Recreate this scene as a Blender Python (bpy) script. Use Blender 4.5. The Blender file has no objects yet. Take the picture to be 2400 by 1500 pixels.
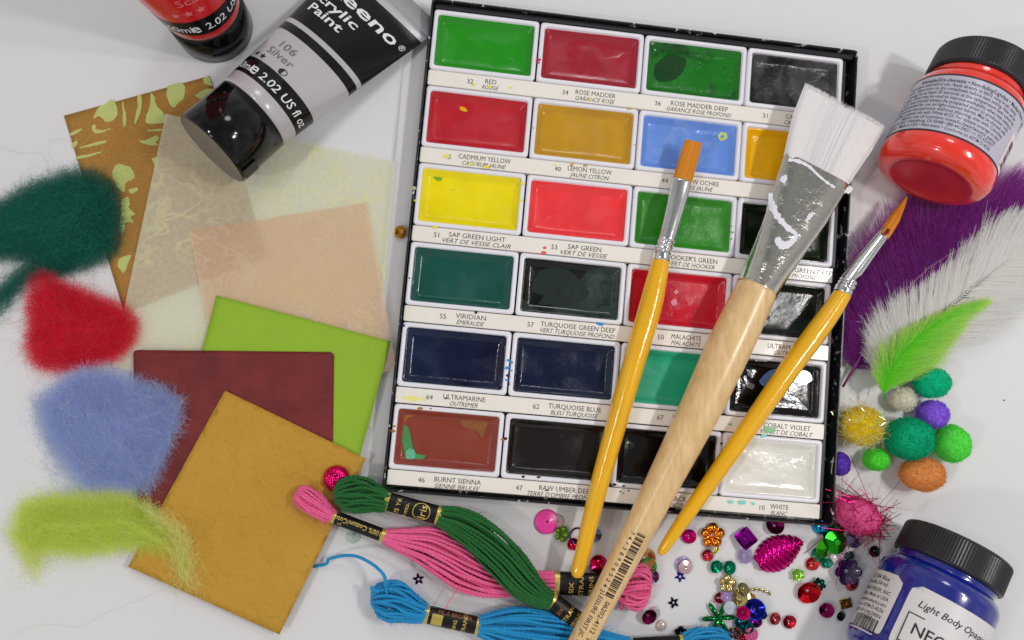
import bpy, math, random
import numpy as np
rng = np.random.default_rng(7); random.seed(7)
SC = bpy.context.scene
COL = SC.collection

# ------------------------------------------------------------------ camera
R = np.array([[0.9969145716, 0.0064753773, 0.0782266350],
              [0.0, -0.9965914789, 0.0824949947],
              [0.0784941841, -0.0822404623, -0.9935165673]])
CAM = np.array([-0.03153498, -0.03325566, 0.40050972]); FPX = 1885.0
cd = bpy.data.cameras.new('camera'); cam = bpy.data.objects.new('camera', cd); COL.objects.link(cam)
cd.sensor_width = 36; cd.lens = 36 * FPX / 2400; cd.clip_start = 0.01; cd.clip_end = 20
from mathutils import Matrix, Vector
m4 = Matrix.Identity(4)
for i in range(3):
    m4[i][0] = R[i, 0]; m4[i][1] = -R[i, 1]; m4[i][2] = -R[i, 2]; m4[i][3] = CAM[i]
cam.matrix_world = m4
cd.dof.use_dof = True; cd.dof.focus_distance = 0.39; cd.dof.aperture_fstop = 9
SC.camera = cam

# ------------------------------------------------------------------ world and lamps
W = bpy.data.worlds.new('World'); SC.world = W; W.use_nodes = True
nt = W.node_tree; bg = nt.nodes['Background']
tc = nt.nodes.new('ShaderNodeTexCoord'); nz = nt.nodes.new('ShaderNodeTexNoise'); rp = nt.nodes.new('ShaderNodeValToRGB')
nz.inputs['Scale'].default_value = 2.6; nz.inputs['Detail'].default_value = 3
nt.links.new(tc.outputs['Generated'], nz.inputs['Vector']); nt.links.new(nz.outputs['Fac'], rp.inputs['Fac'])
e = rp.color_ramp.elements
e[0].position = 0.36; e[0].color = (0.42, 0.42, 0.43, 1); e[1].position = 0.66; e[1].color = (1.0, 0.98, 0.97, 1)
sp = nt.nodes.new('ShaderNodeSeparateXYZ'); nt.links.new(tc.outputs['Generated'], sp.inputs[0])
el = nt.nodes.new('ShaderNodeMapRange'); el.interpolation_type = 'SMOOTHSTEP'
el.inputs['From Min'].default_value = 0.55; el.inputs['From Max'].default_value = 0.97; el.inputs['To Min'].default_value = 1.12; el.inputs['To Max'].default_value = 0.56
nt.links.new(sp.outputs['Z'], el.inputs['Value'])
sv = nt.nodes.new('ShaderNodeVectorMath'); sv.operation = 'SCALE'; nt.links.new(rp.outputs['Color'], sv.inputs[0]); nt.links.new(el.outputs['Result'], sv.inputs['Scale'])
nt.links.new(sv.outputs['Vector'], bg.inputs['Color']); bg.inputs['Strength'].default_value = 0.62

def lamp(name, pos, target, power, size, color, shape='DISK'):
    l = bpy.data.lights.new(name, 'AREA'); l.shape = shape; l.size = size; l.energy = power; l.color = color
    o = bpy.data.objects.new(name, l); COL.objects.link(o)
    o.location = pos
    o.rotation_euler = (Vector(target) - Vector(pos)).to_track_quat('-Z', 'Y').to_euler()
    return o
lamp('ceiling_lamp_right', (0.50, -0.01, 0.78), (0.1, 0, 0), 1.7, 0.07, (1.0, 0.96, 0.93))
lamp('ceiling_lamp_right_rear', (0.53, 0.12, 0.78), (0.1, 0, 0), 1.05, 0.05, (1.0, 0.97, 0.95))
lamp('ceiling_lamp_left', (-0.85, -0.42, 0.95), (-0.1, 0, 0), 2.3, 0.08, (1.0, 0.97, 0.93))
lamp('ceiling_lamp_left_rear', (-0.55, 0.05, 1.0), (-0.1, 0, 0), 0.9, 0.05, (1.0, 0.97, 0.93))
lamp('ceiling_lamp_back', (0.25, 0.95, 1.1), (0, 0, 0), 2.2, 0.30, (0.92, 0.95, 1.0))
SC.cycles.transparent_max_bounces = 32; SC.cycles.diffuse_bounces = 7; SC.cycles.max_bounces = 16
SC.view_settings.view_transform = 'Standard'; SC.view_settings.look = 'None'
SC.view_settings.exposure = 0; SC.view_settings.gamma = 1

# ------------------------------------------------------------------ helpers
def at(px, py, z=0.0):
    d = R @ np.array([(px - 1200) / FPX, (py - 750) / FPX, 1.0])
    return CAM + d * ((z - CAM[2]) / d[2])
PX0 = 0.0002154
def px(n, z=0.0): return n * PX0 * (1 - z / 0.4)
def lin(c):
    c = np.array(c[:3], float) / 255
    return np.where(c <= 0.04045, c / 12.92, ((c + 0.055) / 1.055) ** 2.4)
GAIN = 1.18
def alb(c, g=GAIN):
    q = lin(c) * g; return q / max(1.0, q.max() / 0.90)
def unit(v): v = np.asarray(v, float); return v / np.linalg.norm(v)
OFF = {}
def thing(name, label, cat, loc, group=None):
    o = bpy.data.objects.new(name, None); COL.objects.link(o); loc = np.array(loc, float); loc[2] = max(loc[2], 0)
    o.location = loc; OFF[o.name] = loc; o.empty_display_size = 0.01
    o['label'] = label; o['category'] = cat
    if group: o['group'] = group
    return o
def mesh(name, V, F, mats, parent=None, loc=None, smooth=True, col=None, uv=None, mi=None):
    """one mesh object; V are world coordinates"""
    V = np.asarray(V, float)
    base = OFF[parent.name] if parent is not None else (np.array(loc, float) if loc is not None else np.zeros(3))
    me = bpy.data.meshes.new(name)
    Vl = V - base
    if isinstance(F, np.ndarray):
        n, k = F.shape
        me.vertices.add(len(Vl)); me.vertices.foreach_set('co', Vl.astype(np.float32).ravel())
        me.loops.add(n * k); me.loops.foreach_set('vertex_index', F.astype(np.int32).ravel())
        me.polygons.add(n); me.polygons.foreach_set('loop_start', (np.arange(n) * k).astype(np.int32))
        try: me.polygons.foreach_set('loop_total', np.full(n, k, np.int32))
        except Exception: pass
        me.update(calc_edges=True)
    else:
        me.from_pydata(Vl.tolist(), [], [list(map(int, f)) for f in F]); me.update()
    if not isinstance(mats, (list, tuple)): mats = [mats]
    for m in mats: me.materials.append(m)
    me.polygons.foreach_set('use_smooth', np.full(len(me.polygons), smooth, bool))
    if mi is not None: me.polygons.foreach_set('material_index', np.asarray(mi, np.int32))
    if col is not None:
        a = me.color_attributes.new('Col', 'FLOAT_COLOR', 'POINT')
        c = np.ones((len(Vl), 4), np.float32); c[:, :3] = col; a.data.foreach_set('color', c.ravel())
    if uv is not None:
        u = me.uv_layers.new(name='UVMap'); li = np.zeros(len(me.loops), np.int32)
        me.loops.foreach_get('vertex_index', li); u.data.foreach_set('uv', np.asarray(uv, np.float32)[li].ravel())
    o = bpy.data.objects.new(name, me); COL.objects.link(o)
    if parent is not None: o.parent = parent; OFF[o.name] = base
    else: o.location = base; OFF[o.name] = base
    return o
def solo(name, label, cat, V, F, mats, loc, group=None, kind=None, **k):
    o = mesh(name, V, F, mats, loc=loc, **k); o['label'] = label; o['category'] = cat
    if group: o['group'] = group
    if kind: o['kind'] = kind
    return o
def join(parts):
    """parts: list of (V,F) -> V,F(list)"""
    Vs, Fs, o = [], [], 0
    for V, F in parts:
        Vs.append(np.asarray(V)); Fs += [[int(i) + o for i in f] for f in F]; o += len(V)
    return np.vstack(Vs), Fs
def smoothnoise(n, k, amp):
    """n values, k control knots, periodic"""
    c = rng.normal(0, amp, k); t = np.arange(n) / n * k; i = t.astype(int); f = t - i; f = f * f * (3 - 2 * f)
    return c[i % k] * (1 - f) + c[(i + 1) % k] * f
def spline(P, n):
    """Catmull-Rom resample rows of P to n rows"""
    P = np.asarray(P, float); m = len(P); Q = np.vstack([2 * P[0] - P[1], P, 2 * P[-1] - P[-2]])
    t = np.linspace(0, m - 1 - 1e-9, n); i = t.astype(int); f = (t - i)[:, None]
    p0, p1, p2, p3 = Q[i], Q[i + 1], Q[i + 2], Q[i + 3]
    return 0.5 * ((2 * p1) + (-p0 + p2) * f + (2 * p0 - 5 * p1 + 4 * p2 - p3) * f ** 2 + (-p0 + 3 * p1 - 3 * p2 + p3) * f ** 3)

# ------------------------------------------------------------------ materials
def pm(name, color, rough=0.5, metal=0.0, spec=0.5, coat=0.0, coat_rough=0.05, trans=0.0, alpha=1.0, ior=1.45,
       vary=None, bump=None, col2=None, sss=0.0, aniso=0.0, sheen=0.0, raw=False, rvary=None):
    m = bpy.data.materials.new(name); m.use_nodes = True; t = m.node_tree; b = t.nodes['Principled BSDF']
    c = tuple(color if raw else alb(color)) + (1,)
    b.inputs['Base Color'].default_value = c; b.inputs['Roughness'].default_value = rough
    b.inputs['Metallic'].default_value = metal; b.inputs['Specular IOR Level'].default_value = spec
    b.inputs['Coat Weight'].default_value = coat; b.inputs['Coat Roughness'].default_value = coat_rough
    b.inputs['Transmission Weight'].default_value = trans; b.inputs['Alpha'].default_value = alpha; b.inputs['IOR'].default_value = ior
    if sss: b.inputs['Subsurface Weight'].default_value = sss; b.inputs['Subsurface Radius'].default_value = (0.003, 0.002, 0.002); b.inputs['Subsurface Scale'].default_value = 1.0
    if sheen: b.inputs['Sheen Weight'].default_value = sheen
    tcn = t.nodes.new('ShaderNodeTexCoord')
    def noise(scale, detail=4, stretch=None, rough_=0.55, dist=0.0):
        n = t.nodes.new('ShaderNodeTexNoise'); n.inputs['Scale'].default_value = scale; n.inputs['Detail'].default_value = detail
        n.inputs['Roughness'].default_value = rough_; n.inputs['Distortion'].default_value = dist
        mp = t.nodes.new('ShaderNodeMapping'); t.links.new(tcn.outputs['Object'], mp.inputs['Vector'])
        mp.inputs['Location'].default_value = (random.random(), random.random(), random.random())
        if stretch: mp.inputs['Rotation'].default_value = (0, 0, stretch[3] if len(stretch) > 3 else 0); mp.inputs['Scale'].default_value = stretch[:3]
        t.links.new(mp.outputs['Vector'], n.inputs['Vector']); return n
    src = None
    if col2 is not None:   # (color, scale, threshold, softness, stretch)
        for (cc, sc_, th, so, st) in (col2 if isinstance(col2, list) else [col2]):
            n = noise(sc_, 5, st, 0.6, 0.6); r = t.nodes.new('ShaderNodeValToRGB'); t.links.new(n.outputs['Fac'], r.inputs['Fac'])
            r.color_ramp.elements[0].position = th - so; r.color_ramp.elements[1].position = th + so
            r.color_ramp.elements[0].color = (0, 0, 0, 1); r.color_ramp.elements[1].color = (1, 1, 1, 1)
            x = t.nodes.new('ShaderNodeMix'); x.data_type = 'RGBA'; t.links.new(r.outputs['Color'], x.inputs['Factor'])
            if src is None: x.inputs['A'].default_value = c
            else: t.links.new(src, x.inputs['A'])
            x.inputs['B'].default_value = tuple(alb(cc)) + (1,); src = x.outputs['Result']
    if vary:   # (scale, amount[, stretch])
        n = noise(vary[0], 5, vary[2] if len(vary) > 2 else None)
        mr = t.nodes.new('ShaderNodeMapRange'); mr.inputs['From Min'].default_value = 0.3; mr.inputs['From Max'].default_value = 0.7
        mr.inputs['To Min'].default_value = 1 - vary[1]; mr.inputs['To Max'].default_value = 1 + vary[1]; t.links.new(n.outputs['Fac'], mr.inputs['Value'])
        x = t.nodes.new('ShaderNodeVectorMath'); x.operation = 'SCALE'; t.links.new(mr.outputs['Result'], x.inputs['Scale'])
        if src is None: x.inputs[0].default_value = c[:3]
        else: t.links.new(src, x.inputs[0])
        src = x.outputs['Vector']
    if src is not None: t.links.new(src, b.inputs['Base Color'])
    if rvary:  # (scale, extra roughness) dried, duller patches
        n = noise(rvary[0], 6, None, .6, .8); mr = t.nodes.new('ShaderNodeMapRange'); mr.inputs['From Min'].default_value = .42; mr.inputs['From Max'].default_value = .66
        mr.inputs['To Min'].default_value = rough; mr.inputs['To Max'].default_value = rough + rvary[1]; t.links.new(n.outputs['Fac'], mr.inputs['Value']); t.links.new(mr.outputs['Result'], b.inputs['Roughness'])
    if bump:   # (scale, height in m[, stretch])
        n = noise(bump[0], 6, bump[2] if len(bump) > 2 else None)
        bp = t.nodes.new('ShaderNodeBump'); bp.inputs['Distance'].default_value = bump[1]; bp.inputs['Strength'].default_value = 1.0
        t.links.new(n.outputs['Fac'], bp.inputs['Height']); t.links.new(bp.outputs['Normal'], b.inputs['Normal'])
        if coat: t.links.new(bp.outputs['Normal'], b.inputs['Coat Normal'])
    return m
def fibre_mat(name, rough=0.75, translucent=0.35, spec=0.25, alpha=1.0):
    m = bpy.data.materials.new(name); m.use_nodes = True; t = m.node_tree; b = t.nodes['Principled BSDF']; out = t.nodes['Material Output']
    a = t.nodes.new('ShaderNodeAttribute'); a.attribute_name = 'Col'
    t.links.new(a.outputs['Color'], b.inputs['Base Color']); b.inputs['Roughness'].default_value = rough; b.inputs['Specular IOR Level'].default_value = spec
    tr = t.nodes.new('ShaderNodeBsdfTranslucent'); t.links.new(a.outputs['Color'], tr.inputs['Color'])
    mx = t.nodes.new('ShaderNodeMixShader'); mx.inputs[0].default_value = translucent
    t.links.new(b.outputs[0], mx.inputs[1]); t.links.new(tr.outputs[0], mx.inputs[2]); last = mx
    if alpha < 1:
        tp = t.nodes.new('ShaderNodeBsdfTransparent'); m2 = t.nodes.new('ShaderNodeMixShader'); m2.inputs[0].default_value = alpha
        t.links.new(tp.outputs[0], m2.inputs[1]); t.links.new(mx.outputs[0], m2.inputs[2]); last = m2
    t.links.new(last.outputs[0], out.inputs['Surface']); return m
FIB = fibre_mat('wool_fibre', .8, .18, .15); WOOL = fibre_mat('loose_wool', .85, .3, .1, .42); DOWN = fibre_mat('feather_barb', 0.6, 0.4, 0.2, 0.85)
INK = pm('black_ink', (28, 28, 30), 0.6); GREYINK = pm('grey_ink', (105, 105, 105), 0.6)
GOLDINK = pm('gold_ink', (205, 178, 95), 0.35, 0.4); WHITEINK = pm('silver_ink', (215, 220, 222), 0.4)
PINKINK = pm('pale_red_ink', (214, 110, 120), 0.4); BROWNINK = pm('copper_ink', (150, 95, 60), 0.4, 0.3)

# ------------------------------------------------------------------ text
_T = {}
def text2d(s, size, bold=0.0, shear=0.0, align='LEFT', width=None):
    key = (s, bold, shear)
    if key not in _T:
        c = bpy.data.curves.new('t', 'FONT'); c.body = s; c.size = 1; c.shear = shear; c.offset = bold * 0.5; c.resolution_u = 2
        o = bpy.data.objects.new('t', c); me = o.to_mesh()
        V = np.array([v.co[:] for v in me.vertices]).reshape(-1, 3); F = [list(p.vertices) for p in me.polygons]
        o.to_mesh_clear(); bpy.data.objects.remove(o); bpy.data.curves.remove(c); _T[key] = (V, F)
    V, F = _T[key]; V = V.copy() * size
    if width: V[:, 0] *= width / (V[:, 0].max() - V[:, 0].min())
    if align == 'CENTER': V[:, 0] -= (V[:, 0].max() + V[:, 0].min()) / 2
    if align == 'RIGHT': V[:, 0] -= V[:, 0].max()
    return V[:, :2], F
def star2d(cx, cy, r, inner=0.42, n=5, rot=math.pi / 2):
    V = []
    for i in range(2 * n):
        a = rot + i * math.pi / n; q = r if i % 2 == 0 else r * inner; V.append((cx + q * math.cos(a), cy + q * math.sin(a)))
    V.append((cx, cy)); return np.array(V), [[i, (i + 1) % (2 * n), 2 * n] for i in range(2 * n)]
def rect2d(x0, y0, x1, y1, nx=1):
    xs = np.linspace(x0, x1, nx + 1); V = [(x, y0) for x in xs] + [(x, y1) for x in xs]
    return np.array(V), [[i, i + 1, nx + 2 + i, nx + 1 + i] for i in range(nx)]
def disc2d(cx, cy, rx, ry=None, a0=0, a1=2 * math.pi, n=24):
    ry = ry or rx; V = [(cx + rx * math.cos(a), cy + ry * math.sin(a)) for a in np.linspace(a0, a1, n + 1)] + [(cx, cy)]
    return np.array(V), [[i, i + 1, n + 1] for i in range(n)]
def ring2d(cx, cy, rx, ry, w, n=28):
    a = np.linspace(0, 2 * math.pi, n, endpoint=False)
    V = np.vstack([np.c_[cx + rx * np.cos(a), cy + ry * np.sin(a)], np.c_[cx + (rx - w) * np.cos(a), cy + (ry - w) * np.sin(a)]])
    return V, [[i, (i + 1) % n, n + (i + 1) % n, n + i] for i in range(n)]
def flat_on(V2, org, ex, ey, dz=0.0):
    V2 = np.asarray(V2); V = org + V2[:, :1] * ex + V2[:, 1:2] * ey; V[:, 2] += dz; return V
def barcode(x0, y0, w, h, n=30, seed=3):
    r = random.Random(seed); ws = [r.choice([1, 1, 2, 3]) for _ in range(2 * n)]; tot = sum(ws); x = x0; P = []
    for i, q in enumerate(ws):
        q = q / tot * w
        if i % 2 == 0:
            for k_ in range(5): P.append(rect2d(x, y0 + h * k_ / 5, x + q, y0 + h * (k_ + 1) / 5))
        x += q
    return join(P)

# ------------------------------------------------------------------ generic solids
def loft(P, a, b, n=24, e=2.0, up=(0, 0, 1), cap=True, side=None):
    """ring sweep. a: half width (horizontal), b: half thickness"""
    P = np.asarray(P, float); k = len(P); a = np.broadcast_to(a, k); b = np.broadcast_to(b, k); e = np.broadcast_to(e, k)
    T = np.gradient(P, axis=0); T /= np.linalg.norm(T, axis=1)[:, None] + 1e-12
    S = np.cross(T, np.array(up, float)); S /= np.linalg.norm(S, axis=1)[:, None] + 1e-12; U = np.cross(S, T)
    th = np.linspace(0, 2 * math.pi, n, endpoint=False); c, s = np.cos(th), np.sin(th); V = []
    for i in range(k):
        x = np.sign(c) * np.abs(c) ** (2 / e[i]) * a[i]; y = np.sign(s) * np.abs(s) ** (2 / e[i]) * b[i]
        V.append(P[i] + x[:, None] * S[i] + y[:, None] * U[i])
    V = np.vstack(V); F = []
    for i in range(k - 1):
        for j in range(n):
            F.append([i * n + j, i * n + (j + 1) % n, (i + 1) * n + (j + 1) % n, (i + 1) * n + j])
    if cap: F.append(list(range(n))[::-1]); F.append([(k - 1) * n + j for j in range(n)])
    return V, F
def tube(P, r, n=6, cap=True): return loft(P, r, r, n=n, cap=cap)
def ribbons(P, w, col, roll=0.6):
    """P (n,k,3) polylines, w (n,k) half widths, col (n,3) or (n,k,3)"""
    n, k, _ = P.shape; T = np.gradient(P, axis=1)
    U = np.zeros((n, 1, 3)); U[..., 2] = 1; U[..., 0] = rng.normal(0, roll, (n, 1)); U[..., 1] = rng.normal(0, roll, (n, 1))
    S = np.cross(T, U); S /= np.linalg.norm(S, axis=2)[..., None] + 1e-12
    V = np.stack([P + S * w[..., None], P - S * w[..., None]], axis=2).reshape(-1, 3)
    b = (np.arange(n) * k * 2)[:, None] + (np.arange(k - 1) * 2)[None, :]
    F = np.stack([b, b + 1, b + 3, b + 2], axis=2).reshape(-1, 4)
    if col.ndim == 2: col = np.repeat(col[:, None, :], k, axis=1)
    C = np.repeat(col[:, :, None, :], 2, axis=2).reshape(-1, 3)
    return V, F, np.clip(C, 0, 0.9)
def joinq(L):
    o = 0; Vs, Fs, Cs = [], [], []
    for V, F, C in L: Vs.append(V); Fs.append(F + o); Cs.append(C); o += len(V)
    return np.vstack(Vs), np.vstack(Fs), np.vstack(Cs)
def vcol(c, n, sat=0.12, val=0.18, g=2.1):
    base = alb(c, g); v = 1 + rng.normal(0, val, (n, 1)); return np.clip(base * v * (1 + rng.normal(0, sat, (n, 3))), 0.002, 0.93)

# ================================================================== TABLE
E_ = 1.5
table_m = pm('white_table', (0, 0, 0), 0.42, spec=0.3, raw=False, vary=(3.0, 0.02))
tb = table_m.node_tree.nodes['Principled BSDF']
for n_ in table_m.node_tree.nodes:
    if n_.type == 'VECT_MATH': n_.inputs[0].default_value = (0.76, 0.757, 0.765)
gx = np.linspace(-E_, E_, 5); V = np.array([(x, y, 0) for y in gx for x in gx]); F = [[j * 5 + i, j * 5 + i + 1, (j + 1) * 5 + i + 1, (j + 1) * 5 + i] for j in range(4) for i in range(4)]
Vb = V.copy(); Vb[:, 2] -= 0.03
t_ = solo('tabletop', 'white smooth tabletop under all the craft supplies', 'table', V, F, table_m, (0, 0, 0)); t_['kind'] = 'structure'

# ================================================================== PAPERS
def paper(name, label, corners, z, mat, thick=0.00018, nx=24, ny=24, wave=0.0002, curl=None, extra=None, roundc=0, group='sheets of craft paper'):
    """corners px TL,TR,BR,BL ; curl f(u,v)->z"""
    P = [at(*c, z) for c in corners]; V = []
    for j in range(ny + 1):
        for i in range(nx + 1):
            u, v = i / nx, j / ny; uu, vv = u, v
            if roundc:
                du = min(u, 1 - u) * nx; dv = min(v, 1 - v) * ny
            q = (P[0] * (1 - u) + P[1] * u) * (1 - v) + (P[3] * (1 - u) + P[2] * u) * v
            q = q.copy(); q[2] = z + (curl(u, v) if curl else 0) + wave * (math.sin(5 * u + 3 * v + z * 9e3) * math.sin(4 * v - 2 * u + z * 5e3))
            V.append(q)
    V = np.array(V); n = len(V)
    if roundc:   # pull the corners in
        for (ci, cj) in ((0, 0), (nx, 0), (0, ny), (nx, ny)):
            k = cj * (nx + 1) + ci; i2 = 1 if ci == 0 else nx - 1; j2 = 1 if cj == 0 else ny - 1
            V[k] = V[k] * (1 - roundc) + V[j2 * (nx + 1) + i2] * roundc
    F = []
    for j in range(ny):
        for i in range(nx):
            a = j * (nx + 1) + i; F.append([a + nx + 1, a + nx + 2, a + 1, a])
    F2 = [[q + n for q in f[::-1]] for f in F]
    skin = mat.name.endswith('tissue')
    Vb = V.copy(); Vb[:, 2] -= thick
    edge = [i for i in range(nx)] + [j * (nx + 1) + nx for j in range(ny)] + [ny * (nx + 1) + nx - i for i in range(nx)] + [(ny - j) * (nx + 1) for j in range(ny)]
    F3 = [[edge[i], edge[(i + 1) % len(edge)], edge[(i + 1) % len(edge)] + n, edge[i] + n] for i in range(len(edge))]
    VV = V if skin else np.vstack([V, Vb]); FF = F if skin else F + F2 + F3; mi = [0] * len(FF); mats = [mat]
    if extra:
        ev, ef, em = extra; FF = FF + [[q + len(VV) for q in f] for f in ef]; VV = np.vstack([VV, ev]); mi += [1] * len(ef); mats.append(em)
    loc = V.mean(axis=0); loc[2] = 0
    o = mesh(name, VV, FF, mats, loc=loc, mi=mi); o['label'] = label; o['category'] = 'paper'; o['group'] = group
    return o
def thin_paper_mat(name, color, alpha, fib, fib_alpha, scale=60, bump=0.0001):
    """translucent fibre paper: thicker where the long fibres run"""
    m = bpy.data.materials.new(name); m.use_nodes = True; t = m.node_tree; b = t.nodes['Principled BSDF']; out = t.nodes['Material Output']
    tcn = t.nodes.new('ShaderNodeTexCoord')
    masks = []
    for k, (sc, wd) in enumerate(((scale, 0.026), (scale * 2.1, 0.034))):
        n = t.nodes.new('ShaderNodeTexNoise'); n.inputs['Scale'].default_value = sc; n.inputs['Detail'].default_value = 2.5; n.inputs['Distortion'].default_value = 0.9
        mp = t.nodes.new('ShaderNodeMapping'); mp.inputs['Location'].default_value = (k * 3.1 + random.random(), random.random(), 0); t.links.new(tcn.outputs['Object'], mp.inputs['Vector']); t.links.new(mp.outputs['Vector'], n.inputs['Vector'])
        s = t.nodes.new('ShaderNodeMath'); s.operation = 'SUBTRACT'; s.inputs[1].default_value = 0.5; t.links.new(n.outputs['Fac'], s.inputs[0])
        a = t.nodes.new('ShaderNodeMath'); a.operation = 'ABSOLUTE'; t.links.new(s.outputs[0], a.inputs[0])
        r = t.nodes.new('ShaderNodeMapRange'); r.inputs['From Min'].default_value = 0; r.inputs['From Max'].default_value = wd; r.inputs['To Min'].default_value = 1; r.inputs['To Max'].default_value = 0; t.links.new(a.outputs[0], r.inputs['Value'])
        masks.append(r.outputs['Result'])
    gate = t.nodes.new('ShaderNodeTexNoise'); gate.inputs['Scale'].default_value = 22; t.links.new(tcn.outputs['Object'], gate.inputs['Vector'])
    gr = t.nodes.new('ShaderNodeMapRange'); gr.inputs['From Min'].default_value = 0.42; gr.inputs['From Max'].default_value = 0.6; t.links.new(gate.outputs['Fac'], gr.inputs['Value'])
    mxx = t.nodes.new('ShaderNodeMath'); mxx.operation = 'MAXIMUM'; t.links.new(masks[0], mxx.inputs[0]); t.links.new(masks[1], mxx.inputs[1])
    mu = t.nodes.new('ShaderNodeMath'); mu.operation = 'MULTIPLY'; t.links.new(mxx.outputs[0], mu.inputs[0]); t.links.new(gr.outputs['Result'], mu.inputs[1])
    cm = t.nodes.new('ShaderNodeMix'); cm.data_type = 'RGBA'; cm.inputs['A'].default_value = tuple(alb(color)) + (1,); cm.inputs['B'].default_value = tuple(alb(fib)) + (1,); t.links.new(mu.outputs[0], cm.inputs['Factor'])
    t.links.new(cm.outputs['Result'], b.inputs['Base Color']); b.inputs['Roughness'].default_value = 0.8; b.inputs['Specular IOR Level'].default_value = 0.15; 
    tr = t.nodes.new('ShaderNodeBsdfTranslucent'); t.links.new(cm.outputs['Result'], tr.inputs['Color'])
    m1 = t.nodes.new('ShaderNodeMixShader'); m1.inputs[0].default_value = 0.4; t.links.new(b.outputs[0], m1.inputs[1]); t.links.new(tr.outputs[0], m1.inputs[2])
    tp = t.nodes.new('ShaderNodeBsdfTransparent'); al = t.nodes.new('ShaderNodeMapRange'); al.inputs['To Min'].default_value = alpha; al.inputs['To Max'].default_value = fib_alpha; t.links.new(mu.outputs[0], al.inputs['Value'])
    fine = t.nodes.new('ShaderNodeTexNoise'); fine.inputs['Scale'].default_value = 420; fine.inputs['Detail'].default_value = 3; t.links.new(tcn.outputs['Object'], fine.inputs['Vector'])
    f2 = t.nodes.new('ShaderNodeMapRange'); f2.inputs['From Min'].default_value = .3; f2.inputs['From Max'].default_value = .7; f2.inputs['To Min'].default_value = -0.07; f2.inputs['To Max'].default_value = 0.07; t.links.new(fine.outputs['Fac'], f2.inputs['Value'])
    ad = t.nodes.new('ShaderNodeMath'); ad.operation = 'ADD'; t.links.new(al.outputs['Result'], ad.inputs[0]); t.links.new(f2.outputs['Result'], ad.inputs[1])
    m2 = t.nodes.new('ShaderNodeMixShader'); t.links.new(ad.outputs[0], m2.inputs[0]); t.links.new(tp.outputs[0], m2.inputs[1]); t.links.new(m1.outputs[0], m2.inputs[2])
    t.links.new(m2.outputs[0], out.inputs['Surface']); return m
white_paper = pm('white_paper', (212, 212, 214), 0.7, spec=0.2, vary=(40, 0.015))
paper('paper_sheet', 'plain white sheet under the yellow-green tissue, its corner beside the paint set', [(690, 70), (949, 112), (846, 1118), (470, 900)], 0.0004, white_paper, curl=lambda u, v: 0.0012 * max(0, u - .7) / .3 * math.sin(math.pi * v))
# brown and green printed sheet
brown = pm('brown_print_paper', (164, 118, 56), 0.6, 0.08, spec=0.3, vary=(900, 0.16), col2=((150, 112, 50), 30, 0.55, 0.15, None))
pale = pm('pale_green_print', (178, 186, 112), 0.6, spec=0.3, vary=(300, 0.05))
blobs = [[(263,233),(272,245),(275,272),(262,284),(247,285),(233,272),(219,278),(228,255),(238,248)],
 [(286,232),(291,250),(296,280),(290,298),(288,265)],[(322,225),(331,226),(330,262),(318,289),(315,284),(322,250)],
 [(354,217),(362,228),(368,248),(380,262),(390,276),(386,287),(342,287),(347,262),(352,245)],
 [(395,200),(428,196),(432,225),(422,240),(405,252),(396,238),(390,215)],
 [(478,182),(490,180),(497,200),(484,198),(476,190)],[(458,222),(478,210),(498,208),(503,222),(480,232),(462,228)],
 [(217,292),(225,294),(224,303),(240,305),(260,301),(244,309),(226,313),(215,305)],
 [(164,312),(188,302),(190,306),(168,318)],[(188,345),(243,330),(244,336),(190,348)],[(178,368),(230,357),(232,360),(182,374)],
 [(322,325),(335,330),(352,324),(366,318),(372,326),(364,334),(372,340),(352,340),(334,336)],
 [(346,305),(378,302),(378,306),(350,308)],[(355,372),(366,368),(374,388),(366,392)],
 [(262,405),(270,388),(285,385),(305,392),(315,408),(312,420),(296,428),(290,450),(278,442),(268,425)],
 [(302,442),(322,440),(321,448),(310,453),(303,450)],
 [(284,470),(298,462),(304,475),(302,488),(318,502),(306,508),(312,522),(296,520),(290,545),(280,540),(284,500)],
 [(280,605),(306,598),(300,615),(290,640),(275,622)],[(168,335),(182,330),(178,342),(170,346)]]
from mathutils.geometry import tessellate_polygon
def tess(P2): return [list(t) for t in tessellate_polygon([[Vector((float(p[0]), float(-p[1]), 0)) for p in P2]])]
bp_, bf_ = [], []
for b in blobs:
    b = np.array(b, float); m = len(b); s = spline(np.vstack([b, b[:1]]), 4 * m)[:-1] + rng.normal(0, 0.7, (4 * m - 1, 2))
    o = len(bp_); c = s.mean(axis=0)
    bp_ += [at(q[0], q[1], 0.00066) for q in s]; bf_ += [[o + i for i in t] for t in tess(s)]
paper('paper_sheet', 'brown sheet printed with pale green leafy shapes, partly under the dark green wool', [(150, 271), (490, 178), (628, 600), (292, 735)], 0.0006, brown, wave=0, extra=(np.array(bp_), bf_, pale))
cream = thin_paper_mat('cream_fibre_tissue', (236, 236, 212), 0.72, (252, 252, 206), 1.0, scale=24)
paper('paper_sheet', 'pale yellow-green see-through tissue with long fibres, under the silver paint tube', [(388, 266), (926, 379), (872, 1000), (262, 860)], 0.0022, cream, curl=lambda u, v: 0.0007 * math.sin(3 * u) * math.sin(math.pi * min(1, v * 1.3)), wave=0.0003)
peach = thin_paper_mat('peach_fibre_tissue', (255, 222, 190), 0.64, (254, 230, 206), 0.86, scale=34)
paper('paper_sheet', 'peach see-through tissue with faint fibres, above the lime green card', [(442, 540), (860, 475), (930, 868), (520, 930)], 0.0032, peach, curl=lambda u, v: 0.0005 * u * math.sin(math.pi * v), wave=0.0003)
lime = pm('lime_card', (138, 174, 50), 0.75, spec=0.2, vary=(60, 0.03), bump=(900, 0.00004))
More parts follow.
